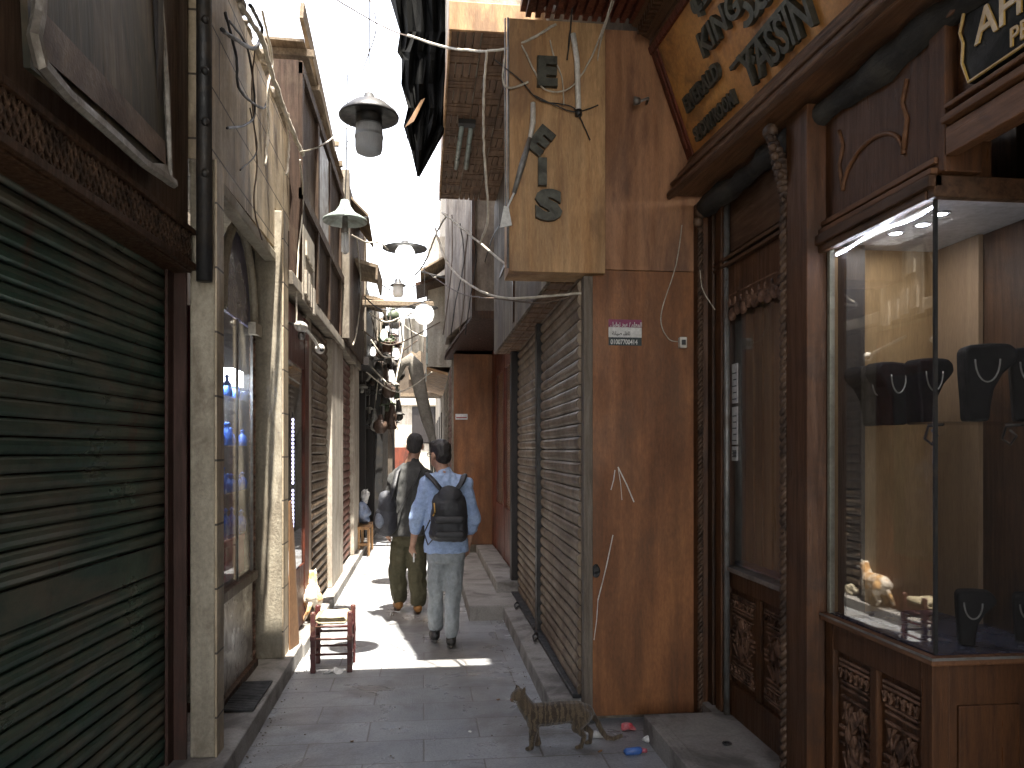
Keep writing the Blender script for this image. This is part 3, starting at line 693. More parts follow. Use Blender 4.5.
q = MB(); q.box(.43, 4, 11.2, 18, 0, 2.95); q.box(.35, 4, 12, 18, 3.5, 7); q.build('wall', mt['plaster'], T)
q = MB(); q.prism([(.56,9.2,3.15),(1.01,9.2,3.15),(1.01,11.9,2.97),(.31,11.9,2.97),(.31,11.1,2.97)], (0,0,.04)); q.build('soffit', mt['maroon'], T)
q = MB(); q.prism([(.57,9.22,3.2),(1.01,9.22,3.2),(1.01,11.9,3.2),(.32,11.9,3.2),(.32,11.1,3.2)], (0,0,3)); q.build('bay_wall', mat('sooty_plaster', (.30,.24,.18), (.17,.13,.095), .85, 2.5, (1,1,.7), .6, (.08,.055,.04), .6, 2, streak=.4), T)
q = MB(); q.box(.56, .60, 9.18, 9.215, 3.19, 6); q.box(.56, 1.0, 9.17, 9.21, 3.15, 3.24); q.build('trim', mt['wood_dark'], T)
q = MB(); a_ = at(455.5, 419.5, y=11.12); b_ = at(467.5, 414, y=11.12); q.box(a_.x, b_.x, 11.115, 11.138, a_.z, b_.z); o = q.build('plaque', mt['paper']); tag(o, 'small white number plaque on the red brown end wall', 'plaque')
q = MB(); q.box(a_.x+.01, b_.x-.01, 11.11, 11.114, a_.z+.02, a_.z+.035); q.build('writing', mat('red_print', (.4,.04,.05)), o)
# steps
q = MB(); q.box(.745, 1.0, 4.58, 7.9, -.05, .12); struct(q.build('kerb', mt['step'], bevel=.01))
q = MB(); q.box(.42, 1.1, 7.30, 11.1, -.05, .14); struct(q.build('step', mt['step'], bevel=.008))
q = MB(); q.box(.74, 1.1, 7.95, 11.1, .13, .25); struct(q.build('step', mt['step'], bevel=.008))
# shutters further on, x=.43
for ya in (11.205, 13.1):
    q = MB(); q.box(.40, .44, ya, ya+.15, 0, 2.9); q.build('pillar', mt['plaster'], T)
q = MB(); slats(q, .425, .425, 11.33, 13.08, .1, 2.85, .10, .02, -1); q.build('shutter', mt['shut_red'], T)
q = MB(); slats(q, .425, .425, 13.32, 15.5, .1, 2.85, .10, .02, -1); q.build('shutter', mt['shut_beige'], T)
FB = thing('upper_bay', 'sunlit pale overhanging bay far along the right side of the alley', 'building', (.3, 14, 2.9))
yb = 13.2; a_ = at(428, 388, y=yb); b_ = at(447, 255, y=yb)
q = MB(); q.box(a_.x, .9, yb, 18, 3.0, 5.2); q.build('wall', mt['plaster_pale'], FB)
q = MB(); q.prism([(a_.x-.02, yb-.03, 2.95), (.9, yb-.03, 2.72), (.9, 18, 2.72), (a_.x-.02, 18, 2.95)], (0,0,.045)); q.build('soffit', mt['ply_light'], FB)
q = MB(); q.box(a_.x-.03, a_.x-.003, yb+.1, yb+3.5, 3.05, 3.55); q.build('signboard', mt['enamel'], FB)
for k in range(2):
    q = MB(); q.box(a_.x-.02, a_.x-.003, yb+.6+1.6*k, yb+1.4+1.6*k, 3.9, 4.8); q.build('window', mt['black_wood'], FB)
# ============================================================ LEFT: NEAR SHOP WITH GREEN SHUTTER
NS = thing('shuttered_shop', 'near left shop with dark green roller shutter under a carved lattice frieze', 'shop', (-1.3, 2, 0))
q = MB(); q.box(-5, -1.45, -8, 3.88, 0, 6); q.box(-1.45, -1.12, -8, 3.878, 2.66, 6); q.box(-1.45, -1.2, -8, -.6, 0, 2.66); q.build('wall', mat('brown_facing', (.115,.070,.043), (.07,.040,.026), .6, 3, W_ST, .25, (.04,.026,.018), .6, 3, spec=.3), NS)
def sx(y): return -1.222
q = MB(); slats(q, sx(-.5), sx(3.87), -.5, 3.87, .13, 1.03, .060, .016, 1)
slats(q, sx(-.5), sx(3.87), -.5, 3.87, 1.165, 2.50, .060, .016, 1); sh_ = q.build('shutter', mt['shut_green'], NS)
q = MB(); q.prism([(sx(-.5),-.5,1.035),(sx(3.87),3.87,1.035),(sx(3.87),3.87,1.16),(sx(-.5),-.5,1.16)], (.012,0,0)); q.build('lock_rail', mt['shut_green'], sh_, bevel=.003)
q = MB(); q.box(-1.28, -1.125, 3.872, 3.886, .12, 2.46); q.box(-1.20,-1.185,3.80,3.875,.12,2.46); q.build('jamb', mt['maroon'], NS, bevel=.003)
q = MB(); q.box(-1.35, -1.10, -3, 3.875, 2.445, 2.47); q.box(-1.115, -1.075, -3, 3.875, 2.455, 2.485); q.box(-1.115, -1.08, -3, 3.875, 2.625, 2.65); q.box(-1.13, -1.105, -3, 3.87, 2.487, 2.623); fr = q.build('frieze', mt['wood_dark'], NS, bevel=.003)
q = MB(); y = 1.6
while y < 3.83:
    yy = min(y+.044, 3.87)
    for (za, zb) in ((2.49, 2.555), (2.557, 2.622)):
        a, b = (y, za), (yy, zb)
        for (p0, p1) in (((y, za), (yy, zb)), ((y, zb), (yy, za))):
            P0 = Vector((-1.105, *p0)); P1 = Vector((-1.105, *p1)); d = (P1-P0).normalized(); s_ = Vector((1,0,0)).cross(d)*.0055
            q.prism([P0-s_, P1-s_, P1+s_, P0+s_], (.012, 0, 0))
        q.ball((-1.098, (y+yy)/2, (za+zb)/2), .010, 6, 4)
    y += .044
q.build('lattice', mt['carve_dark'], fr)
# bracket at far left top of shutter
q = MB(); q.ball((-1.10, 1.93, 2.40), (.05,.05,.05)); q.ball((-1.12, 1.93, 2.33), (.03,.03,.04)); q.build('bracket', mt['carve'], NS, smooth=True)
# old framed sign
OS = thing('old_sign', 'old glazed picture sign in a bent tin frame over the green shutter', 'sign', (-1.08, 2.7, 2.7))
q = MB(); q.prism([(-1.06, 2.13, 2.66), (-1.06, 3.30, 2.70), (-1.12, 3.33, 3.9), (-1.12, 2.13, 3.9)], (-.02,0,0))
pm, nt_, out_ = new_mat('faded_picture'); tcp = N(nt_, 'ShaderNodeTexCoord').outputs['Object']
n1 = noise_n(nt_, tcp, 2.2, 6, .6, .8, (1, 2.2, .9)); c_ = ramp(nt_, n1, [(.35, (.022,.024,.014)), (.48, (.055,.050,.028)), (.56, (.14,.105,.06)), (.66, (.24,.18,.12))])
n2 = noise_n(nt_, tcp, 1, 5, .6, 0, (1, 22, 1.2)); c_ = mixc(nt_, 1, c_, ramp(nt_, n2, [(.35, .25), (.65, .6)]), 'MULTIPLY')
bb = N(nt_, 'ShaderNodeBsdfPrincipled'); nt_.links.new(c_, bb.inputs['Base Color']); bb.inputs['Roughness'].default_value = .45; bb.inputs['Specular IOR Level'].default_value = .3
bpn = N(nt_, 'ShaderNodeBump'); bpn.inputs['Strength'].default_value = .25; bpn.inputs['Distance'].default_value = .01; nt_.links.new(n2, bpn.inputs['Height']); nt_.links.new(bpn.outputs[0], bb.inputs['Normal']); nt_.links.new(bb.outputs[0], out_.inputs[0])
q.build('picture', pm, OS)
q = MB(); pts = [(-1.05, 2.16, 3.9), (-1.045, 2.16, 3.0), (-1.04, 2.13, 2.82), (-1.035, 2.10, 2.74), (-1.03, 2.13, 2.67), (-1.035, 2.3, 2.655), (-1.045, 2.7, 2.665), (-1.05, 3.0, 2.67), (-1.045, 3.2, 2.68), (-1.04, 3.32, 2.685)]
q.tube(pts, .020, 6, sy=1.2); q.tube([(-1.055, 3.32, 2.68), (-1.07, 3.31, 3.1), (-1.10, 3.33, 3.5), (-1.13, 3.34, 3.9)], .014, 6); q.build('tin_frame', mt['tin'], OS, jitter=.006, jf=9)
q = MB(); q.prism([(-1.05, 3.0, 2.66), (-1.045, 3.28, 2.69), (-1.05, 3.25, 2.74), (-1.052, 3.12, 2.71)], (.006,0,0)); q.build('tin_patch', mt['tin'], OS, jitter=.006, jf=12)
q = MB(); q.box(-1.12, -1.075, 3.40, 3.46, 2.74, 4.6); q.build('back_frame', mt['black_wood'], OS, bevel=.003)
q = MB(); q.prism([(-1.056, 2.16, 2.72), (-1.056, 3.26, 2.745), (-1.058, 3.26, 2.84), (-1.058, 2.16, 2.86)], (.003,0,0)); q.build('brown_band', mat('brown_band', (.13,.07,.035), (.06,.03,.016), .4, 5, bump=.2), OS)
for ch in [c for c in bpy.data.objects if c.parent is OS]:
    for v in ch.data.vertices:
        if ch.name.startswith('back_frame'): v.co.z += .05
        else: v.co.y = (v.co.y+2.7-2.13)*.89+2.42-2.7; v.co.z += .055
PV = Vector((-1.12, 3.88, 0))
for o in (NS, OS):
    o.rotation_euler.z = -.055; o.location = PV+Matrix.Rotation(-.055, 4, 'Z') @ (o.location-PV)
# iron pole at corner
q = MB(); q.tube([(-1.035, 3.835, 2.40), (-1.035, 3.835, 5.2)], .037, 12)
for k in range(9): q.ball((-1.02, 3.80, 2.9+.24*k), .02, 8, 6)
o = q.build('drain_pipe', mt['black'], smooth=True, jitter=.004, jf=15); tag(o, 'thick black drain pipe between the picture sign and the stone cladding', 'pipe')

# ============================================================ LEFT 2: STONE CLAD BUILDING
L2 = thing('stone_building', 'cream stone clad building with two pilasters and a glass display between them', 'building', (-1.2, 4.8, 0))
q = MB(); q.box(-1.115, -1.000, 3.89, 4.02, .12, 3.0); p1_ = q.build('pilaster', mt['cream'], L2, bevel=.008)
q = MB(); q.box(-1.0, -.99, 3.892, 4.02, .12, 3.0); q.build('cladding', mt['cream_tile'], p1_)
q = MB(); q.box(-1.205, -1.000, 5.68, 5.88, .12, 3.3); p2_ = q.build('pilaster', mt['cream'], L2, bevel=.008)
q = MB(); q.box(-1.0, -.99, 5.682, 5.88, .12, 3.3); q.build('cladding', mt['cream_tile'], p2_)
q = MB(); q.prism([(-1.05,3.9,3.002),(-1.05,5.67,3.04),(-1.05,5.67,3.32),(-1.05,6.28,3.32),(-1.05,6.28,4.03),(-1.05,5.3,4.10),(-1.05,4.4,4.13),(-1.05,3.9,4.2)], (-.35,0,0)); q.build('wall', mt['cream_tile'], L2)
q = MB(); q.box(-1.12, -1.035, 3.9, 5.67, 2.93, 2.998); q.build('lintel', mt['cream'], L2, bevel=.01, jitter=.01, jf=7)
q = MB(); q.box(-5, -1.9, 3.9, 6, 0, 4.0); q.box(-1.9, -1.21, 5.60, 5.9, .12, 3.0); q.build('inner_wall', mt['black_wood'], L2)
# debris / tatters at wall top
q = MB(); random.seed(11)
for k in range(16):
    y = 4.1+k*.14; q.ball((-1.09+random.random()*.04, y, 4.14+random.random()*.06-.02*k*.2), (.05,.09,.035), 7, 5)
q.build('crumbled_coping', mt['plaster'], L2, jitter=.03, jf=14)
# display window
DW = thing('display_case', 'lit glass display case with blue glassware standing between the stone pilasters', 'display case', (-1.3, 4.9, .12))
q = MB(); q.box(-1.85, -1.16, 4.40, 5.30, .12, .72); q.build('plinth', mt['marble'], DW, bevel=.006)
q = MB(); q.box(-1.85, -1.13, 4.38, 5.33, .72, .78); q.build('ledge', mt['wood_dark'], DW, bevel=.005)
q = MB(); q.box(-1.85,-1.13,4.38,5.33,.12,.17); q.build('skirting', mt['wood_dark'], DW, bevel=.005)
q = MB(); q.box(-1.165, -1.16, 4.42, 5.28, .78, 2.42); q.build('pane', mt['glass_soft'], DW)
q = MB(); q.box(-1.85, -1.165, 5.275, 5.28, .78, 2.42); q.build('pane', mt['glass_soft'], DW)
q = MB(); q.box(-1.17, -1.155, 5.27, 5.29, .78, 2.42); q.box(-1.17,-1.155,4.85,4.865,.78,2.42); q.build('frame', mt['grey_metal'], DW)
q = MB(); q.box(-1.85, -1.84, 4.4, 5.28, .78, 2.42); q.box(-1.84,-1.18,4.40,4.41,.78,2.42); q.build('back_panel', mat('dark_lining', (.10,.012,.02), (.05,.01,.015), .6, 4), DW)
for z in (1.05, 1.33, 1.62, 1.92):
    q = MB(); q.box(-1.83, -1.18, 4.42, 5.26, z, z+.008); q.build('shelf', mt['glass'], DW)
q = MB(); q.box(-1.42, -1.20, 4.9, 5.2, 2.02, 2.12); q.build('light_box', mt['led_soft'], DW)
q = MB(); pts = [(-1.15, 4.40+.0, 2.42)]
for k in range(13):
    a_ = PI*k/12; pts.append((-1.15, 4.87-.42*math.cos(a_), 2.42+.58*math.sin(a_)))
q.tube(pts, .028, 8); q.box(-1.17,-1.12,5.20,5.40,2.38,2.46); q.build('arch', mt['cream'], DW, smooth=False)
q = MB(); q.prism([(-1.17, 4.87-.40*math.cos(PI*k/12), 2.43+.55*math.sin(PI*k/12)) for k in range(13)], (-.02,0,0)); q.build('arch_panel', mat('violet_panel', (.10,.09,.16), (.05,.045,.09), .3, 3), DW)
random.seed(5)
for si, z in enumerate((1.058, 1.338, 1.628, 1.928)):
    for k in range(5):
        y = 4.86+.09*k+random.random()*.02; x = -1.20-.08*random.random(); h = .10+.08*random.random()
        q = MB(); q.lathe([(.0,0),(.028,0),(.034,h*.3),(.026,h*.6),(.010,h*.72),(.010,h*.85),(.018,h*.9),(.0,h)], (x, y, z), 12)
        o = q.build('glass_bottle', mt['blue_glass'] if 'blue_glass' in mt else mt.setdefault('blue_glass', mat('blue_glass', (.04,.10,.45), (.10,.22,.55), .15, 30, bump=0)), smooth=True)
        tag(o, 'small blue glass perfume bottle on a shelf of the lit display case', 'bottle', 'blue glass bottles in the display case')
for o in [DW]+[b_ for b_ in bpy.data.objects if b_.name.startswith('glass_bottle')]: o.location.y += .19
# red boxes below
for k in range(2):
    q = MB(); q.box(-1.45, -1.20, 4.92+.26*k, 5.15+.26*k, .79, 1.0); q.box(-1.455,-1.195,4.915+.26*k,5.155+.26*k,1.0,1.04)
    o = q.build('gift_box', mat('red_box%d' % k, (.30,.02,.04), (.22,.015,.03), .4, 5), bevel=.006); tag(o, ['red box nearer the camera at the bottom of the glass display case', 'red box farther from the camera at the bottom of the glass display case'][k], 'box')

# dark carved jamb between display and pilaster
q = MB(); q.box(-1.24, -1.17, 5.52, 5.60, .12, 2.98); o = q.build('door_jamb', mt['black_wood'], L2); 
q = MB(); rope(q, -1.165, 5.50, .15, 2.4, .01, .012, .07); q.build('rope_carving', mt['carve'], o, smooth=True)

# ============================================================ LEFT 3: shop row
mt['dark_brown_wood'] = mat('dark_brown_wood', (.07,.042,.028), (.032,.02,.014), .7, 3, W_ST, .4, (.12,.09,.06), .4, 2.5, spec=.15)  # dark brown planks with paler blotches
L3 = thing('shop_row', 'row of small left side shops with red door, roller shutters and timber upper floor', 'shop', (-1.1, 8, 0))
q = MB(); q.box(-5, -1.20, 6.0, 16.5, 0, 4.0); q.build('wall', mt['plaster'], L3)
q = MB(); q.box(-1.06, -1.03, 5.92, 6.05, .1, 2.75); q.box(-1.06,-1.03,6.95,7.2,.1,2.75); q.box(-1.058,-1.035,6.05,6.95,.1,.62); q.box(-1.058,-1.035,6.05,6.95,2.3,2.75); dl = q.build('door', mt['wood_red'], L3, bevel=.004)
q = MB(); q.box(-1.05, -1.044, 6.05, 6.95, .62, 2.3); q.build('pane', mt['glass'], dl)
q = MB(); q.box(-1.19, -1.17, 6.05, 6.95, .62, 2.3); q.build('lining', mat('purple_lining', (.22,.12,.16), (.10,.05,.08), .6, 5), dl)
LS = thing('led_string', 'vertical string of violet white light dots on the red wooden door', 'light string', (-1.02, 6.3, 1.4))
q = MB(); q.box(-1.032, -1.028, 6.275, 6.325, .85, 1.9); q.build('tape', mt['black'], LS)
q = MB()
for k in range(30):
    z = .93+k*.031
    if k in (12,): continue
    q.box(-1.028, -1.022, 6.28, 6.32, z, z+.017)
q.build('diodes', mt['led_violet'], LS)
for (y0, y1, m, nm) in ((7.2, 7.5, 'plaster_pale', 'pillar'), (8.65, 9.8, 'plaster_pale', 'pillar'), (11.3, 12.2, 'plaster_pale', 'pillar')):
    q = MB(); q.box(-1.19, -1.05 if y0 < 8 else -.99, y0, y1, .1, 2.82); q.build(nm, mt[m], L3, bevel=.01)
q = MB(); slats(q, -1.06, -1.06, 7.51, 8.64, .12, 2.8, .09, .02, 1); q.build('shutter', mt['shut_beige'], L3)
q = MB(); slats(q, -1.06, -1.06, 9.81, 11.29, .12, 2.8, .10, .02, 1); q.build('shutter', mt['shut_red'], L3)
q = MB(); q.box(-1.19, -.96, 5.9, 12.2, 2.82, 2.93); q.build('header', mt['plaster'], L3, bevel=.008, jitter=.01, jf=5)
q = MB(); q.box(-1.5, -.99, 6.35, 9.6, 2.94, 4.7)
for y in (6.36, 7.3, 8.2, 9.3): q.box(-.992, -.96, y, y+.10, 2.94, 4.7)
for z in (3.6, 4.6): q.box(-.992, -.955, 6.36, 9.6, z, z+.09)
q.build('upper_floor', mt['dark_brown_wood'], L3)
q = MB(); q.box(-.992, -.97, 7.42, 8.15, 3.72, 4.55); q.build('window', mt['grey_metal'], L3)
q = MB(); q.box(-1.45, -.93, 9.65, 12.4, 2.94, 4.95); q.build('upper_floor', mt['dark_brown_wood'], L3)
for ya in (9.62, 12.42):
    q = MB(); q.box(-1.5, -.9, ya, ya+.13, 2.96, 5.0); q.build('downpipe_casing', mt['plaster'], L3)
q = MB()
for k in range(5): q.box(-1.6, -.90-.03*(k % 3), 6.5+.66*k, 6.56+.66*k, 4.83+.01*k, 4.88+.01*k, Matrix.Translation((0,0,.0)))
q.box(-1.3,-.96,6.4,9.7,4.88,4.90); q.prism([(-.93,6.3,5.0),(-.93,8.4,4.74),(-.93,8.4,4.84),(-.93,6.3,5.12)],(-.03,0,0)); q.build('roof_timbers', mt['weathered'], L3, jitter=.03, jf=3)
# pale hanging sign fragment
HS = thing('sign_fragment', 'broken pale hanging sign blocks under the timber upper floor on the left', 'sign', (-.95, 6.7, 2.9))
q = MB()
for k in range(4):
    y = 6.42+.14*k; q.box(-.955, -.935, y, y+.10, 2.86-.03*k, 3.05-.03*k+.03*(k % 2))
    if k < 3: q.box(-.955, -.94, y+.05, y+.2, 3.18-.02*k, 3.30-.02*k)
q.box(-.965, -.955, 6.36, 7.0, 2.80, 3.40)
q.build('letters', mt['plaster_pale'], HS)
# dark stall far left
L4 = thing('dark_stall', 'dark open stall front in shade at the far left end of the alley', 'shop', (-1.1, 14, 0))
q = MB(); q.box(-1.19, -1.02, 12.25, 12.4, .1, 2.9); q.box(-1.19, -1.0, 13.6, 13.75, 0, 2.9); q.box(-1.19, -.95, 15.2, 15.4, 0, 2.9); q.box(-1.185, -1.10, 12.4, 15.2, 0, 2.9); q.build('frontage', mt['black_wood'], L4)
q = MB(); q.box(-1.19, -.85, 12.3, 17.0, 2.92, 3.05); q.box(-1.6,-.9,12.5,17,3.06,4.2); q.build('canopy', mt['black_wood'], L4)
q = MB(); q.box(-1.05, -.80, 15.4, 17.6, 0, 2.9); q.build('cupboard', mt['black'], L4)

# ============================================================ FAR END
FE = thing('far_building', 'sunlit pale building closing the far end of the alley', 'building', (0, 30, 0))
q = MB(); q.box(-8, 8, 30, 32, 0, 5.2); q.box(-8,8,29.8,30,3.3,3.5); q.build('wall', mt['plaster_pale'], FE)
for k in range(7):
    q = MB(); x = -6.4+2.0*k
    q.box(x, x+.8, 29.9, 29.99, 1.9, 3.2); q.box(x-.05, x+.85, 29.95, 29.995, 1.85, 3.25); q.build('window', mt['black_wood'], FE)
for xa in (-3.4, -1.2):
    q = MB(); q.box(xa,xa+.8,29.9,29.99,0,1.7); q.build('door', mt['wood_red'], FE)
GW = thing('gateway_building', 'upper storey with shade painted brown into its wall, bridging the far alley above the bright opening', 'building', (-.3, 19, 2.9))
q = MB(); q.box(-3, .9, 19, 20.5, 2.95, 4.35); q.box(-3,-.75,19,20.5,0,2.95); q.build('wall', mat('shade_brown_plaster', (.11,.085,.06), (.06,.045,.032), .9, 3, bump=.5), GW, jitter=.02, jf=3)  # dark albedo puts shade into the colour of this front
for xa in (-.85, -.35, .12):
    q = MB(); q.box(xa, xa+.28, 18.95, 19.0, 3.3, 4.0); q.build('shutter', mt['weathered'], GW)
q = MB(); q.box(-3, .9, 18.6, 19, 2.86, 2.94); q.build('ledge', mt['weathered'], GW, jitter=.02, jf=3)
for k, (px0, px1, pya, pyb, Y, m_, lab) in enumerate(((404,424,318,352,15.5,'canvas','dusty hanging cloth on the right above the folded awning'), (372,384,318,345,15,'plaster_pale','pale rag hung near the small green plant'), (398,408,324,345,16,'paper','small white cloth hung between the far bulbs'), (365,378,296,330,14,'canvas','grimy curtain hung beneath the left end of the wooden beam'))):
    q = MB(); vs = []; fs = []; nx_, ny_ = 8, 6
    for r_ in range(ny_+1):
        for c_i in range(nx_+1):
            P = at(px0+(px1-px0)*c_i/nx_, pya+(pyb-pya)*r_/ny_+(1.5*math.sin(c_i*1.7+k) if r_ == ny_ else 0), y=Y+.06*math.sin(c_i*1.9+k)); vs.append(P)
    for r_ in range(ny_):
        for c_i in range(nx_): a_ = r_*(nx_+1)+c_i; fs.append([a_, a_+1, a_+nx_+2, a_+nx_+1])
    q.add(vs, fs); o = q.build('hanging_cloth', mt[m_]); sd = o.modifiers.new('solid', 'SOLIDIFY'); sd.thickness = .008; tag(o, lab, 'cloth')
for k in range(6):
    o_ = thing('awning', ['torn slanting awning left of the folded canvas', 'tilted small awning above the far dark stall', 'rusty tin awning on the right far wall', 'ragged board canopy high on the right far wall', 'broken plank canopy over the left timber floor', 'low tin awning deep in the alley at the left'][k], 'awning', (0, 0, 0))
    x0, x1, y0, y1, z0, z1, m_ = [(-1.0,-.45,16,17.2,3.55,3.2,'canvas'), (-1.0,-.55,13.2,14.4,3.4,3.15,'grey_metal'), (.40,-.02,16.2,17.4,3.5,3.1,'grey_metal'), (.35,-.05,12.1,13.0,4.6,4.35,'weathered'), (-1.0,-.72,10.2,11.6,4.9,4.6,'weathered'), (-1.0,-.6,17.5,18.4,3.0,2.7,'grey_metal')][k]
    q = MB(); q.prism([(x0,y0,z0),(x1,y0,z1),(x1,y1,z1-.05),(x0,y1,z0)], (0,0,.03)); q.build('sheet', mt[m_], o_, jitter=.02, jf=5)
    q = MB(); q.tube([(x0,y0,z0-.35),(x1,y0,z1)], .015, 6); q.build('strut', mt['black'], o_)
RR = thing('far_houses', 'row of tall grey houses beyond the shutters at the right far end', 'building', (.6, 22, 0))
q = MB(); q.box(.43, 5, 18.2, 29, 0, 4.6); q.build('wall', mt['plaster'], RR)
for k in range(4):
    q = MB(); q.box(.405, .43, 18.8+2.4*k, 20.2+2.4*k, .1, 2.5); q.build('door', mt['black_wood'], RR)

# ============================================================ ADDED ROOF, UNSEEN ABOVE THE FRAME (keeps sun off the near part)
RO = thing('added_shade_roof', 'added unseen timber and sheet roof that shades the near part of the alley', 'roof', (0, 1, 5))
q = MB(); q.box(-1.4, 1.9, -.2, 4.42, 5.0, 5.03); q.build('sheet', mt['ply_light'], RO)
for k in range(5):
    q = MB(); q.box(-1.4, 1.9, -.1+k, .0+k, 4.9, 5.0); q.build('beam', mt['wood_dark'], RO)
# ============================================================ STOOL
def taper(mb, a, b, r0, r1, n=10): mb.tube([a, b], [r0, r1], n)
so_ = thing('stool', 'small dark red wooden stool with woven rush seat standing in the alley', 'stool', (-.655, 5.75, 0))
def stool_leg(x, y, h=.425):
    q = MB(); q.box(-.0175, .0175, -.0175, .0175, 0, h, Matrix.Translation((x, y, 0))); q.ball((x, y, h), (.02, .02, .015), 10, 6)
    for z in (.12, .25): q.box(x-.020, x+.020, y-.020, y+.020, z-.02, z+.02)
    return q
X0, X1, Y0, Y1 = -.79, -.53, 5.72, 5.98
redp = mat('red_stool_paint', (.085,.016,.014), (.045,.010,.009), .5, 6, bump=.15, dirt=(.16,.10,.06), damt=.5, dscale=9)
for x in (X0, X1):
    for y in (Y0, Y1): stool_leg(x, y).build('leg', redp, so_, bevel=.003)
for z in (.13, .24, .33):
    for y in (Y0, Y1): q = MB(); q.tube([(X0, y, z), (X1, y, z)], .009, 8); q.build('rung', redp, so_, smooth=True)
    for x in (X0, X1): q = MB(); q.tube([(x, Y0, z-.03), (x, Y1, z-.03)], .009, 8); q.build('rung', redp, so_, smooth=True)
q = MB()
for i in range(17):
    y = Y0+.0+(Y1-Y0)*i/16
    q.box(X0+.01, X1-.01, Y0+.005, Y1-.005, .362, .392) if i == 0 else None
    q.tube([(X0+.02, y, .375), (X0+.04, y, .398), (X0+.13, y, .392), (X1-.04, y, .398), (X1-.02, y, .375), (X1-.04, y, .355), (X0+.04, y, .355), (X0+.02, y, .375)], .0085, 6)
q.build('seat', mat('rush', (.38,.32,.21), (.28,.23,.14), .8, 20, bump=.5), so_, smooth=True)
# far bench with man-sized bits on it
bo = thing('bench', 'small wooden bench against the left wall far down the alley', 'bench', (-.93, 12.3, 0))
q = MB(); q.box(-1.02, -.82, 11.9, 12.8, .40, .44); q.build('seat', mt['ply_light'], bo, bevel=.006)
for x in (-1.0, -.85):
    for y in (11.95, 12.7): q = MB(); q.box(x, x+.04, y, y+.04, 0, .4); q.build('leg', mt['ply_light'], bo)
q = MB(); q.box(-.99,-.83,11.96,12.0,.15,.19); q.build('rail', mt['ply_light'], bo)
def cloth_lump(name, c, r, m, lab, cat, group=None, jit=.06, jf=9):
    q = MB(); q.ball(c, r, 16, 12); o = q.build(name, m, smooth=True, jitter=jit, jf=jf); tag(o, lab, cat, group); return o
cloth_lump('bundle', (-.95, 12.35, .62), (.09,.25,.18), mat('blue_cloth2', (.12,.18,.32), (.3,.35,.45), .8, 6), 'blue and white bundle of cloth sitting on the far bench', 'bundle')
cloth_lump('bundle', (-.93, 12.6, .86), (.08,.18,.10), mt['paper'], 'white bundle piled above the blue one on the far bench', 'bundle')
# leaning brown board
q = MB(); q.prism([(-.982, 5.90, .125), (-.945, 6.10, .125), (-.975, 6.12, .75), (-.986, 6.02, 1.22), (-.988, 5.92, 1.22)], (-.008, .003, 0)); o = q.build('cardboard_sheet', mt['cardboard']); tag(o, 'brown cardboard sheet leaning against the sunlit stone pilaster', 'board')
# rubber mat
q = MB(); a_ = [at(218, 684, z=.124), at(280, 684, z=.124), at(262, 713, z=.124), at(208, 713, z=.124)]
q.prism([(-1.22, a_[3].y, .1235), (-.955, a_[3].y, .1235), (-.955, a_[0].y, .1235), (-1.22, a_[0].y, .1235)], (0,0,.012))
y = a_[3].y+.01
while y < a_[0].y-.01: q.box(-1.21, -.96, y, y+.012, .1355, .140); y += .03
o = q.build('doormat', mt['rubber'], jitter=.004, jf=8); tag(o, 'dark ribbed rubber mat on the stone step by the display case', 'doormat')
# yellow bags on left step next to cat
cloth_lump('plastic_bag', (-1.02, 7.62, .16), (.05,.08,.05), mat('yellow_bag', (.40,.35,.25), (.34,.29,.2), .6, 5), 'crumpled pale bag on the sunlit left step behind the ginger cat', 'bag')

# ============================================================ HANGING LAMPS
def hang_lamp1():
    P = at(369, 118, y=5.4); r = 29.5*5.4/780
    t = thing('hanging_lamp', 'large hanging lamp with dark wide shade and pale ribbed glass jar, nearest of the lamps', 'lamp', tuple(P))
    q = MB(); q.lathe([(.012,.17),(.03,.165),(.045,.13),(.075,.115),(.12,.095),(r*.93,.035),(r,.012),(r*.99,0),(r*.9,.012),(.09,.02),(.0,.02)], P, 40); q.build('shade', mt['black'], t, smooth=True)
    q = MB(); q.lathe([(.085,.018),(.09,-.02),(.085,-.05),(.093,-.055),(.098,-.06)], P, 30); q.build('collar', mt['black'], t, smooth=True)
    q = MB(); q.lathe([(.090,-.05),(.094,-.10)], P, 30); q.lathe([(.094,-.10),(.094,-.125),(.098,-.125),(.098,-.135),(.094,-.14),(.094,-.20),(.085,-.235),(.055,-.25),(0,-.252)], P, 30); q.build('jar', mt['opal_dark'], t, smooth=True)
    q = MB(); top = Vector((P.x+.01, 5.2, 5.6)); q.tube([P+Vector((0,0,.165)), P+Vector((.003,-.02,.6)), top], .005, 6); q.build('flex', mt['cable_black'], t)
hang_lamp1()
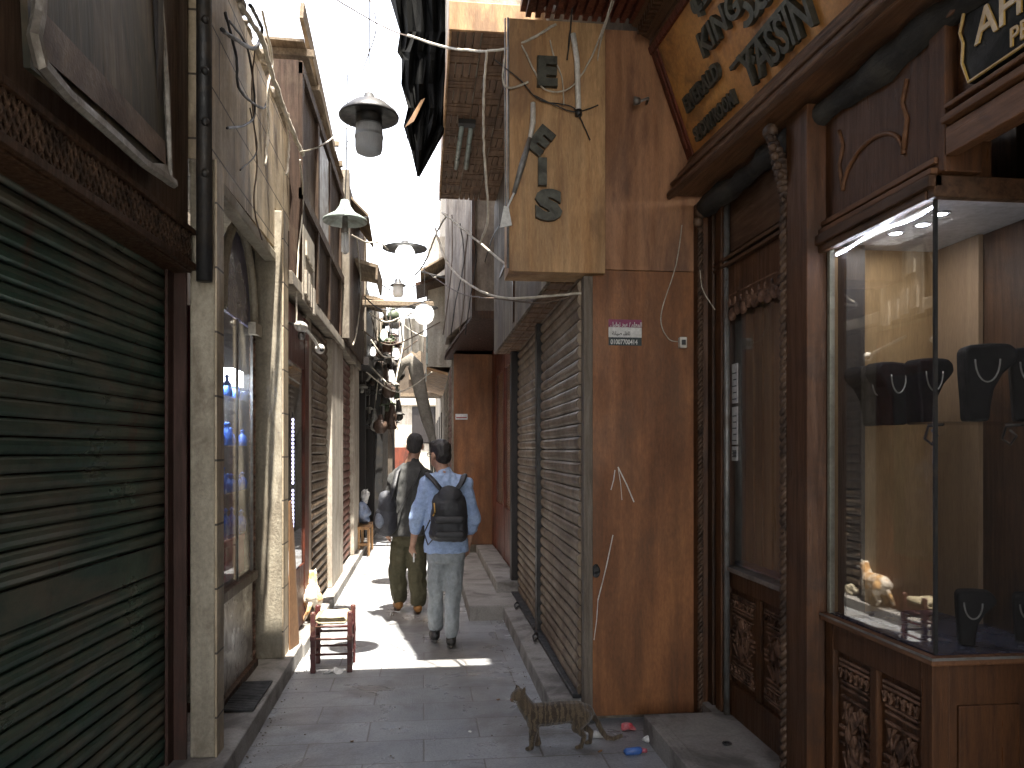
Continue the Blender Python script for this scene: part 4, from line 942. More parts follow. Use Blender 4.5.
def enamel_lamp(px, py, Y, rpx, lab, bulb='cfl', m='enamel', flat=1.0):
    P = at(px, py, y=Y); r = rpx*Y/780
    t = thing('hanging_lamp', lab, 'lamp', tuple(P))
    q = MB(); q.lathe([(.01,.20*flat),(.035,.19*flat),(.05,.14*flat),(r*.45,.085*flat),(r*.8,.045*flat),(r,.02*flat),(r,0),(r*.96,0),(r*.75,.03*flat),(.03,.08*flat),(0,.08*flat)], P, 36); q.build('shade', mt[m], t, smooth=True)
    q = MB()
    if bulb == 'cfl':
        q.lathe([(.02,.06),(.026,.02),(.026,-.05),(.034,-.06),(.034,-.09),(.03,-.10)], P, 16); q.build('socket', mt['grey_metal'], t, smooth=True)
        q = MB()
        for k in range(4):
            an = k*PI/2+.4; q.tube([P+Vector((.02*math.cos(an), .02*math.sin(an), -.10)), P+Vector((.024*math.cos(an), .024*math.sin(an), -.26)), P+Vector((0, 0, -.275))], .013, 8)
        q.build('bulb', mt['opal'], t, smooth=True)
    elif bulb == 'globe':
        gs = .11*Y/8.6/.18; q.lathe([(a*gs, b*gs) for a, b in [(.05,.06),(.12,.04),(.17,-.04),(.18,-.12),(.15,-.22),(.08,-.28),(0,-.29)]], P, 24); q.build('globe', mt['opal_lit'], t, smooth=True)
    else:
        q.lathe([(.03,.06),(.07,.03),(.085,-.02),(.085,-.14),(.07,-.17),(0,-.18)], P, 20); q.build('jar', mt['opal'], t, smooth=True)
    q = MB(); q.tube([P+Vector((0,0,.195*flat)), P+Vector((.01,.02,.5)), P+Vector((.02,0,1.3))], .006, 6); q.build('flex', mt['cable_black'], t)
enamel_lamp(345, 222, 7.0, 21.5, 'pale green enamel lamp with a white compact bulb, beside the left timber floor')
enamel_lamp(405, 249, 8.6, 22, 'wide flat dark lamp with a white globe seen edge on high over the walkers', 'globe', 'black', .45)
enamel_lamp(398, 286, 12.5, 8, 'small dark capped lamp with milky jar hanging in the bright gap', 'jar', 'black', .6)
enamel_lamp(424, 308, 12.0, 14, 'dark disc lamp with bright white globe at the right of the gap', 'globe', 'black', .4)
def bulb(px, py, Y, h, lab, m='opal_lit'):
    P = at(px, py, y=Y); t = thing('light_bulb', lab, 'light bulb', tuple(P))
    k = h*Y/780/.2
    q = MB(); q.lathe([(.0,-.10*k),(.035*k,-.09*k),(.048*k,-.05*k),(.045*k,-.01*k),(.028*k,.04*k),(.02*k,.05*k)], P, 14); q.build('globe', mt[m], t, smooth=True)
    q = MB(); q.lathe([(.021*k,.05*k),(.024*k,.1*k),(.01*k,.11*k)], P, 12); q.build('socket', mt['black'], t, smooth=True)
    q = MB(); q.tube([P+Vector((0,0,.1*k)), P+Vector((.02,0,.6)), P+Vector((-.03,.1,1.5))], .007, 5); q.build('flex', mt['cable_black'], t)
bulb(384, 333, 13, 15, 'bottle shaped bulb hanging left of the far wooden beam')
bulb(391, 374, 13.5, 16, 'lowest bright white bulb hanging above the two walkers')
bulb(396, 352, 14.5, 15, 'white bulb in front of the dark far clutter, above the lowest one')
bulb(373, 350, 13.2, 12, 'small white bulb close to the dark stall canopy')
bulb(391, 400, 15, 14, 'dim bulb under the far white bulbs beside the leaning canvas')

# small things mounted
CC = thing('security_camera', 'white dome security camera on an arm beside the left beige shutter', 'security camera', tuple(at(320, 349, x=-.95)))
P = at(320, 349, x=-.93); q = MB(); q.ball(P, (.045,.05,.045), 16, 10); q.build('dome', mt['white_plastic'], CC, smooth=True)
q = MB(); q.ball(P+Vector((.02,-.04,-.01)), (.02,.02,.02), 10, 8); q.build('lens', mt['black'], CC, smooth=True)
q = MB(); q.tube([P, P+Vector((-.03,-.2,.06)), P+Vector((-.07,-.5,.13))], .014, 8); q.build('arm', mt['white_plastic'], CC, smooth=True)
WL = thing('wall_lamp', 'white shell shaped wall lamp above the red wooden door', 'lamp', tuple(at(300, 326, x=-.93)))
P = at(301, 327, x=-.93); q = MB(); q.ball(P, (.05,.14,.04), 14, 8); q.build('shade', mt['white_plastic'], WL, smooth=True)
q = MB(); q.tube([P, P+Vector((-.09,0,.03))], .012, 8); q.ball(P+Vector((.0,.03,-.06)), (.03,.05,.035)); q.build('fitting', mt['grey_metal'], WL, smooth=True)
SP = thing('spotlight', 'small grey spotlight fixed where the plywood meets the yellow sign', 'spotlight', tuple(at(634, 101, y=4.42)))
P = at(634, 101, y=4.40); q = MB(); q.tube([P, P+Vector((.035,.0,.002))], [.026,.018], 12); q.build('head', mt['grey_metal'], SP, smooth=True)
q = MB(); q.tube([P+Vector((.035,0,0)), P+Vector((.09,.02,.03)), P+Vector((.10,.09,.03))], .008, 8); q.build('arm', mt['grey_metal'], SP, smooth=True)
DB = thing('switch_box', 'small white switch box on the orange plywood beside the carved post', 'switch', tuple(at(682, 344, y=4.5)))
P = at(682, 343, y=4.49); q = MB(); q.box(P.x-.022, P.x+.022, P.y-.03, P.y+.008, P.z-.032, P.z+.032); q.build('box', mt['white_plastic'], DB, bevel=.005)
q = MB(); q.box(P.x-.012, P.x+.012, P.y-.034, P.y-.0305, P.z-.015, P.z+.015); q.build('button', mt['black'], DB)
RL = thing('round_lamp', 'round pale lamp hanging at the top edge above the pale sign board', 'lamp', tuple(at(551, 2, y=4.4)))
P = at(551, 1, y=4.40); q = MB(); q.lathe([(.05,.05),(.058,.02),(.055,-.02),(.04,-.045),(0,-.05)], P, 20); q.build('globe', mt['opal'], RL, smooth=True)
q = MB(); q.lathe([(.0,.07),(.05,.065),(.055,.05)], P, 20); q.build('cap', mt['black'], RL, smooth=True)
TB = thing('strip_light', 'long white upright tube light on the pale sign board', 'light fitting', tuple(at(577, 70, y=4.42)))
q = MB(); q.tube([at(573, 34, y=4.41), at(577, 60, y=4.41), at(578.5, 112, y=4.42)], .016, 10); q.build('tube', mt['white_plastic'], TB, smooth=True)
q = MB(); q.tube([at(578.5, 110, y=4.42), at(578.5, 116, y=4.42)], .02, 10); q.build('end_cap', mt['black'], TB, smooth=True)
q = MB(); pts = [at(533, 103, y=4.42), at(533, 122, y=4.41), at(530, 138, y=4.41), at(522, 165, y=4.41), at(514, 193, y=4.42)]
HG = thing('broken_tube', 'broken taped lamp tube dangling across the left of the sign board', 'lamp', tuple(pts[0]))
q.tube(pts[:3], [.014,.016,.012], 8); q.build('taped_end', mt['white_plastic'], HG, smooth=True)
q = MB(); q.tube(pts[2:], [.013,.018,.012], 8); q.build('tube', mt['grey_metal'], HG, smooth=True)
q = MB(); P = at(506, 217, y=4.41); q.tube([pts[-1], P+Vector((.005,0,.05))], .006, 6); q.prism([P+Vector((-.035,0,-.06)), P+Vector((.035,0,-.045)), P+Vector((.015,0,.06)), P+Vector((-.01,0,.065))], (0,.01,0))
q.build('tag', mt['paper'], HG, jitter=.003, jf=30)

# ============================================================ CABLES
def cable(pts, r, m, lab, n=10):
    """smooth curve through pts"""
    P = [Vector(p) for p in pts]; out = []
    for i in range(len(P)-1):
        a = P[max(i-1,0)]; b = P[i]; c = P[i+1]; d = P[min(i+2,len(P)-1)]
        for k in range(n):
            t = k/n; out.append(.5*((2*b)+(c-a)*t+(2*a-5*b+4*c-d)*t*t+(3*b-a-3*c+d)*t**3))
    out.append(P[-1]); q = MB(); q.tube(out, r, 6); o = q.build('cable', mt[m], smooth=True, jitter=r*.5, jf=22); tag(o, lab, 'cable', None); return o
cable([at(408,35,y=5.4), at(445,47,y=5.0), at(488,51,y=4.6), at(520,44,y=4.45), at(556,24,y=4.42)], .008, 'cable_white', 'thick white cable strung from the tarp to the top of the sign board')
cable([at(487,52,y=4.6), at(484,90,y=4.6), at(484,150,y=4.6), at(488,215,y=4.6), at(480,243,y=4.7)], .008, 'cable_white', 'white cable hanging straight down left of the sign board')
cable([at(443,213,y=6), at(470,235,y=5.4), at(512,270,y=4.6)], .008, 'cable_white', 'white cable slanting down to the lower corner of the sign board')
cable([at(435,228,y=6.2), at(447,262,y=6), at(470,285,y=5.4), at(505,298,y=4.9), at(560,295,y=4.62), at(583,293,y=4.57)], .008, 'cable_white', 'white cable looping under the block patterned soffit')
cable([at(423,270,y=7.5), at(460,293,y=6), at(500,299,y=5), at(540,303,y=4.7), at(570,297,y=4.6)], .005, 'cable_brown', 'thin brown cable running below the white loop under the soffit')
cable([at(505,55,y=4.42), at(503,80,y=4.42), at(510,88,y=4.42), at(528,82,y=4.42)], .006, 'cable_white', 'short curled white cable at the left edge of the sign board')
cable([at(522,45,y=4.42), at(535,72,y=4.42), at(546,90,y=4.41), at(570,88,y=4.41), at(590,60,y=4.40), at(606,20,y=4.2), at(612,0,y=4.1)], .005, 'cable_white', 'white cable crossing the letters and rising to the slatted ceiling')
cable([at(550,40,y=4.42), at(555,60,y=4.42), at(562,78,y=4.42), at(564,105,y=4.42)], .004, 'cable_white', 'thin white wire falling beside the top letter')
cable([at(495,60,y=4.42), at(520,80,y=4.42), at(540,100,y=4.42), at(570,106,y=4.42), at(580,118,y=4.42), at(590,140,y=4.42)], .004, 'cable_black', 'thin black wire snaking under the top letter to the tube light')
cable([at(534,95,y=4.42), at(550,103,y=4.42), at(575,112,y=4.42), at(598,105,y=4.42)], .004, 'cable_black', 'short black wire joining the tube light at its foot')
cable([at(567,60,y=4.42), at(570,35,y=4.42), at(573,0,y=4.3), at(580,-60,y=4.2)], .005, 'cable_black', 'black wire rising beside the tube light to the top of the frame')
cable([at(597,66,y=4.45), at(601,40,y=4.4), at(616,-5,y=4.2)], .004, 'cable_white', 'thin pale wire rising in front of the slatted ceiling')
cable([at(480,340,x=.74), at(476,300,x=.72), at(490,245,x=.72), at(500,225,x=.72)], .006, 'cable_black', 'black wire on the soot stained overhang wall')
cable([at(682,225,y=4.49), at(676,265,y=4.49), at(661,315,y=4.49), at(668,338,y=4.49), at(681,342,y=4.485)], .003, 'cable_white', 'thin pale wire running down the plywood to the switch box')
cable([at(700,270,y=4.3), at(703,290,y=4.2), at(715,310,y=4.2)], .003, 'cable_white', 'thin wire drooping over the orange post by the door')
cable([at(285,-30,y=5.2), at(320,-10,y=5.6), at(380,25,y=5.8), at(410,37,y=5.6)], .005, 'cable_brown', 'thin cable spanning the bright sky above the nearest lamp')
cable([at(370,0,y=5.3), at(376,30,y=5.4), at(362,75,y=6.5), at(348,140,y=8), at(345,150,y=8)], .004, 'cable_brown', 'loose thin wire twisting behind the nearest lamp')
cable([at(300,152,x=-.9), at(322,145,x=-.6), at(350,126,y=7), at(378,118,y=7)], .005, 'cable_white', 'pale wire stretched from the timber floor to behind the nearest lamp')
cable([at(262,10,x=-.98), at(272,60,x=-.97), at(268,90,x=-.97), at(268,130,x=-.97), at(265,165,x=-.97)], .009, 'cable_white', 'thick pale cable hanging down the stone cladding')
cable([at(280,95,x=-.98), at(288,130,x=-.97), at(288,165,x=-.97), at(286,175,x=-.97)], .009, 'cable_white', 'second pale cable hanging at the far edge of the cladding')
cable([at(240,5,x=-.98), at(262,40,x=-.95), at(272,75,x=-.95), at(290,125,x=-.95), at(303,155,x=-.95)], .016, 'cable_white', 'fat bundle of white cable along the broken top of the cladding')
cable([at(300,160,x=-.93), at(303,200,x=-.96), at(298,260,x=-.97), at(296,330,x=-.97)], .007, 'cable_white', 'white cable dropping beside the stone building corner')
cable([at(225,12,x=-1.0), at(236,55,x=-1.0), at(240,90,x=-1.0), at(262,108,x=-1.0), at(268,100,x=-1.0)], .008, 'cable_black', 'black cable drooping off the drain pipe across the cladding')
cable([at(228,20,x=-1.0), at(248,50,x=-1.0), at(255,110,x=-1.0), at(245,125,x=-1.0), at(227,128,x=-1.0)], .007, 'cable_black', 'black cable looping lowest on the stone cladding')
cable([at(222,30,x=-1.0), at(240,42,x=-.98), at(255,48,x=-.98), at(262,30,x=-.98), at(250,5,x=-.98)], .011, 'cable_black', 'knotted black cables at the top of the stone cladding')
cable([at(250,108,x=-1.0), at(257,150,x=-1.0), at(240,170,x=-1.0)], .004, 'cable_black', 'thin black wire end dangling on the cladding')
cable([at(255,48,x=-.98), at(252,95,x=-1.0), at(257,160,x=-1.0), at(254,205,x=-1.0), at(262,240,x=-1.0)], .005, 'cable_brown', 'brown wire following the wall down to the lintel')
cable([at(352,235,y=8), at(365,242,y=8.2), at(380,243,y=8.4), at(388,250,y=8.5)], .009, 'cable_white', 'white cable from the green lamp to the flat dark lamp')
cable([at(357,238,x=-.85), at(361,290,x=-.9), at(357,330,x=-.92), at(353,345,x=-.92)], .009, 'cable_white', 'pale cable hanging down the timber wall under the green lamp')
cable([at(364,238,x=-.83), at(367,280,x=-.85), at(363,320,x=-.88)], .008, 'cable_white', 'second pale cable beside the green enamel lamp')
cable([at(369,313,y=12), at(385,322,y=12), at(400,318,y=12), at(424,308,y=12)], .014, 'cable_white', 'tangled white cable under the far wooden beam')
cable([at(371,340,y=12.5), at(383,356,y=12.5), at(396,357,y=12.5)], .012, 'cable_white', 'short white cable loop among the far bulbs')
cable([at(370,365,y=13), at(382,378,y=13), at(393,386,y=13), at(398,370,y=13.5), at(404,340,y=14)], .012, 'cable_white', 'white cable sagging over the lowest far bulb')
cable([at(392,386,y=13.4), at(388,410,y=14), at(392,440,y=14.5)], .009, 'cable_brown', 'brown wire hanging at the edge of the leaning canvas')
cable([at(447,215,y=6.5), at(437,232,y=7), at(425,262,y=7.5), at(415,275,y=8)], .008, 'cable_white', 'white cable from the flat dark lamp up to the right bay')
for i, (px, dx) in enumerate(((452, 0), (460, 4), (468, -3), (474, 2))):
    cable([at(px, 215+8*i, y=9.12-.05*i), at(px+dx, 260, y=9.12+.0*i), at(px-4, 300, y=9.13), at(px-9, 335, y=9.13)], .007, 'cable_black' if i % 2 else 'cable_brown',
          'dark wire %s on the chamfered bay wall' % ['furthest left', 'second from the left', 'third from the left', 'furthest right'][i])

# ============================================================ BLACK TARP
tp = MB(); random.seed(21)
outl = [(388,-30),(395,20),(402,34),(398,52),(403,60),(401,85),(408,110),(404,125),(412,150),(418,178),(423,160),(431,150),(440,138),(447,140),(452,60),(456,20),(460,-30)]
def Yt(px, py): return 5.6+.5*math.sin(px*.12)+.002*(py)+.25*math.sin(py*.05)
# fill polygon rows with strips between left and right boundary
L_e = [(388,-60),(391,0),(400,32),(397,52),(402,60),(401,84),(408,108),(404,126),(411,150),(417,176)]
R_e = [(470,-60),(462,0),(458,32),(455,52),(452,60),(450,84),(448,108),(447,126),(434,150),(419,177)]
vs = []; nC = 14
for (a, b) in zip(L_e, R_e):
    for k in range(nC+1):
        u = k/nC; px = a[0]+(b[0]-a[0])*u; py = a[1]+(b[1]-a[1])*u
        vs.append(at(px, py, y=6.3+.10*math.sin(px*.55)+.06*math.sin(px*.23+py*.1)))
fs = []
for i in range(len(L_e)-1):
    for k in range(nC): fs.append([i*(nC+1)+k, i*(nC+1)+k+1, (i+1)*(nC+1)+k+1, (i+1)*(nC+1)+k])
tp.add(vs, fs); o = tp.build('torn_tarpaulin', mt['tarp']); sd = o.modifiers.new('solid', 'SOLIDIFY'); sd.thickness = .006
tag(o, 'torn black tarpaulin hanging against the sky left of the upper bay', 'tarpaulin')
q = MB(); a_, b_, c_, d_ = at(405,127,y=6.1), at(414,121,y=6.1), at(425,98,y=6.1), at(421,100,y=6.1)
q.prism([a_, b_, c_, d_], (0,.01,0)); o = q.build('wood_splinter', mt['ply_light']); tag(o, 'pointed pale wood splinter sticking out of the black tarpaulin', 'splinter')
# beam across the far alley
q = MB(); a_ = at(366, 303, y=12.2); b_ = at(424, 309, y=12.2); q.box(a_.x-.1, b_.x+.15, 12.1, 12.3, b_.z+.02, a_.z+.03); o = q.build('wooden_beam', mt['weathered'], jitter=.01, jf=4, bevel=.01); tag(o, 'horizontal wooden beam bridging the alley above the far bulbs', 'beam')
# leaning canvas fold
CV = thing('canvas_awning', 'grey folded canvas awning bent down along the right far wall', 'awning', tuple(at(415, 380, y=14)))
q = MB(); pts = [at(397,380,y=13.8), at(402,364,y=13.8), at(410,359,y=13.8), at(416,366,y=13.8), at(421,395,y=13.8), at(427,420,y=13.8), at(434,445,y=13.6), at(438,480,y=13.5)]
q.tube(pts, [.03,.09,.12,.13,.12,.10,.07,.05], 10, sy=.6); q.build('cloth', mt['canvas'], CV, smooth=True, jitter=.03, jf=6)
q = MB(); q.tube([at(424,395,y=13.9), at(430,430,y=13.9), at(434,520,y=13.9)], .03, 8); q.build('pole', mt['grey_metal'], CV, smooth=True)
# hanging wares, far left dark clutter
random.seed(9)
dk = [mat('ware_dark', (.03,.028,.025), (.07,.06,.05), .6, 12), mat('ware_green', (.06,.08,.04), (.10,.11,.07), .6, 12), mat('ware_pale', (.35,.33,.29), (.2,.19,.17), .6, 12), mat('ware_brown', (.10,.06,.04), (.05,.03,.02), .6, 12)]
for k in range(105):
    px = 362+random.random()**1.15*(38 if k < 60 else 34); py = (335 if k < 60 else 312)+random.random()*(95 if k < 60 else 110); Y = 13.2+random.random()*4
    P = at(px, py, y=Y); r = .05+.07*random.random()
    kind = k % 3; q = MB()
    if kind == 0: q.lathe([(.0,r*1.4),(r*.3,r*1.3),(r*.4,r*.8),(r,r*.3),(r*1.1,-r*.5),(r*.6,-r*1.2),(0,-r*1.3)], P, 10)
    elif kind == 1: q.cap([P+Vector((0,0,r*1.6)), P, P-Vector((0,0,r*1.3))], [r*.3,r*.6,r*.8], 8)
    else: q.lathe([(.0,r*.6),(r*.5,r*.55),(r*1.3,0),(r*1.25,-r*.15),(r*.3,-.0),(.0,0)], P, 10); q.lathe([(.0,0),(r*.4,-r*.2),(r*.4,-r),(0,-r*1.2)], P, 10)
    q.tube([P+Vector((0,0,r)), P+Vector((.01,0,r+.35))], .006, 4)
    o = q.build('hanging_ware', dk[random.choice((0,0,0,3,3,1,2))], smooth=True, jitter=.015, jf=12); tag(o, 'one of the small wares hung in a dark cluster beneath the far stall canopy', 'hanging goods', 'hanging wares over the far dark stall')
PL = thing('hanging_plant', 'small green plant trailing over the far stall between the bulbs', 'plant', tuple(at(387, 340, y=13)))
q = MB()
for k in range(60):
    P = at(379+random.random()*16, 333+random.random()*13, y=12.8+random.random()*.5); d = Vector((random.gauss(0,1),random.gauss(0,1),random.gauss(0,1))).normalized()*.05; e = d.orthogonal().normalized()*.02
    q.add([P-d, P+e, P+d, P-e], [(0,1,2,3)])
q.build('leaves', mat('leaf', (.055,.08,.03), (.03,.045,.02), .5, 9), PL)
q = MB(); P = at(387, 345, y=13); q.lathe([(0,-.12),(.07,-.12),(.1,.02),(.11,.02),(.11,.04),(0,.03)], P, 14); q.build('pot', mt['wood_brown'], PL, smooth=True)

# ============================================================ LITTER AND SMALL THINGS
def crumple(name, px, py, r, m, lab, cat, sc_=(1,.7,.35), z=0):
    P = at(px, py, z=z); q = MB(); q.ball(P+Vector((0,0,r*sc_[2]*.9)), (r*sc_[0], r*sc_[1], r*sc_[2]), 14, 9); o = q.build(name, m, jitter=r*.55, jf=.8/r); tag(o, lab, cat); return o
crumple('paper_scrap', 596, 737, .055, mt['paper'], 'crumpled white paper behind the tabby cat tail', 'paper')
crumple('paper_scrap', 648, 742, .03, mt['paper'], 'small white paper scrap by the corner of the shop step', 'paper', (1,.8,.6))
crumple('drink_can_flattened', 628, 731, .038, mat('red_pack', (.45,.02,.03), (.6,.3,.3), .4, 9), 'crushed red packet at the foot of the orange wall', 'packet', (1,.7,.5))
PB = thing('bottle', 'blue plastic bottle with pink cap lying on the ground near the tabby cat', 'bottle', tuple(at(634, 752, z=0)))
P = at(634, 751, z=.02); q = MB(); q.tube([P+Vector((-.055,.0,0)), P+Vector((-.045,0,0)), P+Vector((.02,.004,0)), P+Vector((.035,.005,0)), P+Vector((.045,.006,0))], [.006,.018,.021,.018,.01], 12); q.build('body', mat('blue_plastic', (.06,.15,.42), (.04,.10,.3), .35, 9), PB, smooth=True, jitter=.004, jf=30)
q = MB(); q.tube([P+Vector((.045,.006,0)), P+Vector((.07,.008,-.004))], [.013,.011], 12); q.build('cap', mat('pink_plastic', (.5,.12,.15), rough=.4), PB, smooth=True)
crumple('paper_sheet', 332, 673, .07, mt['paper'], 'flat white paper scrap lying under the red stool', 'paper', (1.1,.6,.08))
q = MB(); P = at(727, 744, z=.127); q.tube([P+Vector((.018*math.cos(2*PI*k/16), .018*math.sin(2*PI*k/16), .004)) for k in range(17)], .006, 6); o = q.build('metal_ring', mt['black'], smooth=True); tag(o, 'small black ring lying on the shop step on the right', 'ring')
def padlock(px, py, lab):
    P = at(px, py, x=.87); P = Vector((.865, P.y, .135)); t = thing('padlock', lab, 'padlock', tuple(P))
    q = MB(); q.box(P.x-.02, P.x+.0, P.y-.025, P.y+.025, .123, .165); q.build('body', mt['grey_metal'], t, bevel=.005)
    q = MB(); q.tube([P+Vector((0,-.05,.02)), P+Vector((-.03,-.09,.01)), P+Vector((-.03,-.02,.03)), P+Vector((.0,.05,.04)), P+Vector((.02,.09,.02))], .008, 8); q.build('shackle', mt['black'], t, smooth=True)
padlock(537, 663, 'padlock on the kerb at the foot of the nearer beige shutter')
padlock(518, 612, 'padlock on the kerb at the foot of the farther beige shutter')

# ============================================================ CATS
def cat(name, lab, loc, rz, s, m, pose='stand', head_turn=0):
    """built facing +x, length about .42 at s=1"""
    M = Matrix.Translation(loc) @ Matrix.Rotation(rz, 4, 'Z') @ Matrix.Diagonal((s, s, s, 1))
    q = MB()
    def C(pts, rs): q.cap([M @ Vector(p) for p in pts], [r*s for r in rs], 12)
    t = thing(name, lab, 'cat', loc)
    # trunk: deep chest narrowing to the belly, hips
    C([(.135,0,.185),(.10,0,.180),(.05,0,.182),(.0,0,.186),(-.06,0,.190),(-.12,0,.190),(-.165,0,.185)], [.044,.062,.064,.062,.060,.058,.046])
    C([(.135,0,.195),(.165,0,.235),(.185,0,.268)], [.048,.041,.038])             # neck
    R = Matrix.Translation((.195,0,.285)) @ Matrix.Rotation(head_turn, 4, 'Z')
    def Hp(x, y, z): return R @ Vector((x, y, z))
    C([Hp(.0,0,0), Hp(.02,0,-.003)], [.040,.034]); C([Hp(.030,0,-.010), Hp(.048,0,-.014)], [.019,.013])
    for sg in (1,-1):
        C([Hp(.012,sg*.018,-.012), Hp(.018,sg*.02,-.014)], [.020,.016])
        q.prism([M @ Hp(.002,sg*.006,.024), M @ Hp(.008,sg*.040,.012), M @ Hp(-.002,sg*.030,.056)], (M.to_3x3() @ Vector((-.018,0,-.002))))
    if pose == 'stand':
        for sg, dx in ((1,.012),(-1,-.035)):
            C([(.125,sg*.030,.16),(.118+dx*.3,sg*.032,.11),(.122+dx*.6,sg*.031,.055),(.120+dx,sg*.031,.016)], [.036,.026,.019,.0145]); C([(.124+dx,sg*.031,.012),(.145+dx,sg*.031,.010)], [.013,.011])
        for sg, dx in ((1,.02),(-1,-.04)):
            C([(-.145,sg*.030,.175),(-.118+dx*.4,sg*.036,.118)], [.048,.030]); C([(-.118+dx*.4,sg*.036,.115),(-.168+dx*.8,sg*.034,.070)], [.026,.015]); C([(-.168+dx*.8,sg*.034,.070),(-.155+dx,sg*.033,.014)], [.015,.012]); C([(-.155+dx,sg*.033,.012),(-.130+dx,sg*.033,.010)], [.013,.011])
        C([(-.19,0,.185),(-.225,.01,.14),(-.25,.01,.085),(-.28,.0,.045),(-.32,-.01,.035),(-.36,-.01,.050)], [.020,.0165,.0155,.015,.014,.012])
    else:  # walking low with tail down, haunches lower
        for sg, dx in ((1,.03),(-1,-.02)):
            C([(.125,sg*.028,.16),(.13+dx*.5,sg*.03,.09),(.12+dx,sg*.03,.014)], [.033,.020,.013]); C([(.125+dx,sg*.03,.012),(.145+dx,sg*.03,.010)], [.013,.011])
        for sg, dx in ((1,.03),(-1,.0)):
            C([(-.13,sg*.032,.16),(-.08+dx,sg*.04,.10)], [.055,.032]); C([(-.08+dx,sg*.04,.10),(-.145+dx,sg*.036,.05)], [.026,.016]); C([(-.145+dx,sg*.036,.05),(-.10+dx,sg*.036,.012)], [.015,.013])
        C([(-.18,0,.16),(-.22,.02,.09),(-.20,.05,.03),(-.14,.07,.018)], [.018,.015,.014,.012])
    b = q.build('body', m, t, remesh=.0055*s, smooth_it=3, jitter=.0022, jf=45)
    q = MB()
    for sg in (1,-1): q.ball(M @ Hp(.036,sg*.0145,.006), .0058*s, 8, 6)
    q.build('eyes', mt['black'], t, smooth=True)
    q = MB(); q.ball(M @ Hp(.060,0,-.010), .0045*s, 8, 6); q.build('nose', mat('nose_pink', (.25,.10,.09), rough=.5), t, smooth=True)
    for sg in (1,-1):
        q = MB()
        for k in range(3): q.tube([M @ Hp(.05,sg*.012,-.014), M @ Hp(.055,sg*.05,-.010-.008*k)], .0006*s, 4)
        q.build('whiskers', mt['paper'], t)
    return t
def fur(name, c1, c2, c3, axis, freq, patch=False):
    m, nt, out = new_mat(name); L = nt.links.new; tc = N(nt, 'ShaderNodeTexCoord').outputs['Object']
    n0 = noise_n(nt, tc, 9, 4, .6, .3)
    mp = N(nt, 'ShaderNodeMapping'); mp.inputs['Scale'].default_value = axis; L(tc, mp.inputs[0])
    wv = N(nt, 'ShaderNodeTexWave'); wv.bands_direction = 'X'; wv.inputs['Scale'].default_value = freq; wv.inputs['Distortion'].default_value = 9; wv.inputs['Detail'].default_value = 4; wv.inputs['Detail Scale'].default_value = 3.2; wv.inputs['Detail Roughness'].default_value = .65; L(mp.outputs[0], wv.inputs[0])
    s_ = ramp(nt, wv.outputs['Fac'], [(.35, 0.0), (.6, 1.0)])
    col = mixc(nt, s_, c1, c2)
    pt = ramp(nt, noise_n(nt, tc, 7 if patch else 5, 3, .5, .2), [(.48, 0.0), (.56, .85 if patch else .35)])
    col = mixc(nt, pt, col, c3)
    nf = noise_n(nt, tc, 260, 3, .7, 0, (.5,1,1)); col = mixc(nt, 1, col, ramp(nt, nf, [(.3,.65),(.7,1.25)]), 'MULTIPLY')
    sp = N(nt, 'ShaderNodeSeparateXYZ'); L(tc, sp.inputs[0])
    b = N(nt, 'ShaderNodeBsdfPrincipled'); L(col, b.inputs['Base Color']); b.inputs['Roughness'].default_value = .85; b.inputs['Specular IOR Level'].default_value = .2; b.inputs['Sheen Weight'].default_value = .25
    bp = N(nt, 'ShaderNodeBump'); bp.inputs['Strength'].default_value = .6; bp.inputs['Distance'].default_value = .004; L(nf, bp.inputs['Height']); L(bp.outputs[0], b.inputs['Normal']); L(b.outputs[0], out.inputs[0]); return m
tab = fur('tabby_fur', (.115,.085,.052), (.050,.036,.024), (.13,.095,.06), (1,.25,.4), 11)
gin = fur('ginger_fur', (.55,.33,.14), (.42,.22,.08), (.72,.66,.55), (1,.3,.3), 7, True)
p = at(556, 749, z=0)
cat('tabby_cat', 'brown striped tabby cat standing on the paving and looking left', (p.x, p.y+.02, 0), math.radians(178), 1.0, tab, 'stand', math.radians(35))
cat('ginger_cat', 'ginger and white cat standing in the sun on the left step', (-1.0, 7.15, .10), math.radians(97), 1.2, gin, 'walk', .2)

far_w = [((364,296),(385,310),(430,300)),((362,330),(392,345),(440,322)),((366,372),(398,392),(432,372)),((364,270),(400,292),(446,262)),((372,318),(392,410),(398,430)),((378,300),(380,350),(376,400)),((408,312),(412,340),(409,362)),((362,352),(384,362),(418,340)),((370,286),(410,330),(444,340)),((400,318),(403,352),(399,382))]
for k, (a_, b_, c_) in enumerate(far_w):
    Y = 11.5+.45*k
    cable([at(*a_, y=Y), at(*b_, y=Y+.2), at(*c_, y=Y)], .010, ['cable_black','cable_brown','cable_white'][k % 3], ['black wire just above the far wooden beam','brown wire sagging from the plant to the right bay','pale wire sagging lowest across the far clutter','black wire swooping under the small far lamp','brown wire hanging down through the lit bulbs','white wire dropping at the left edge of the hanging wares','short black wire above the folded canvas','brown wire crossing beside the small green plant','pale wire slanting down to the pale far bay','black wire hanging beside the small white cloth'][k])
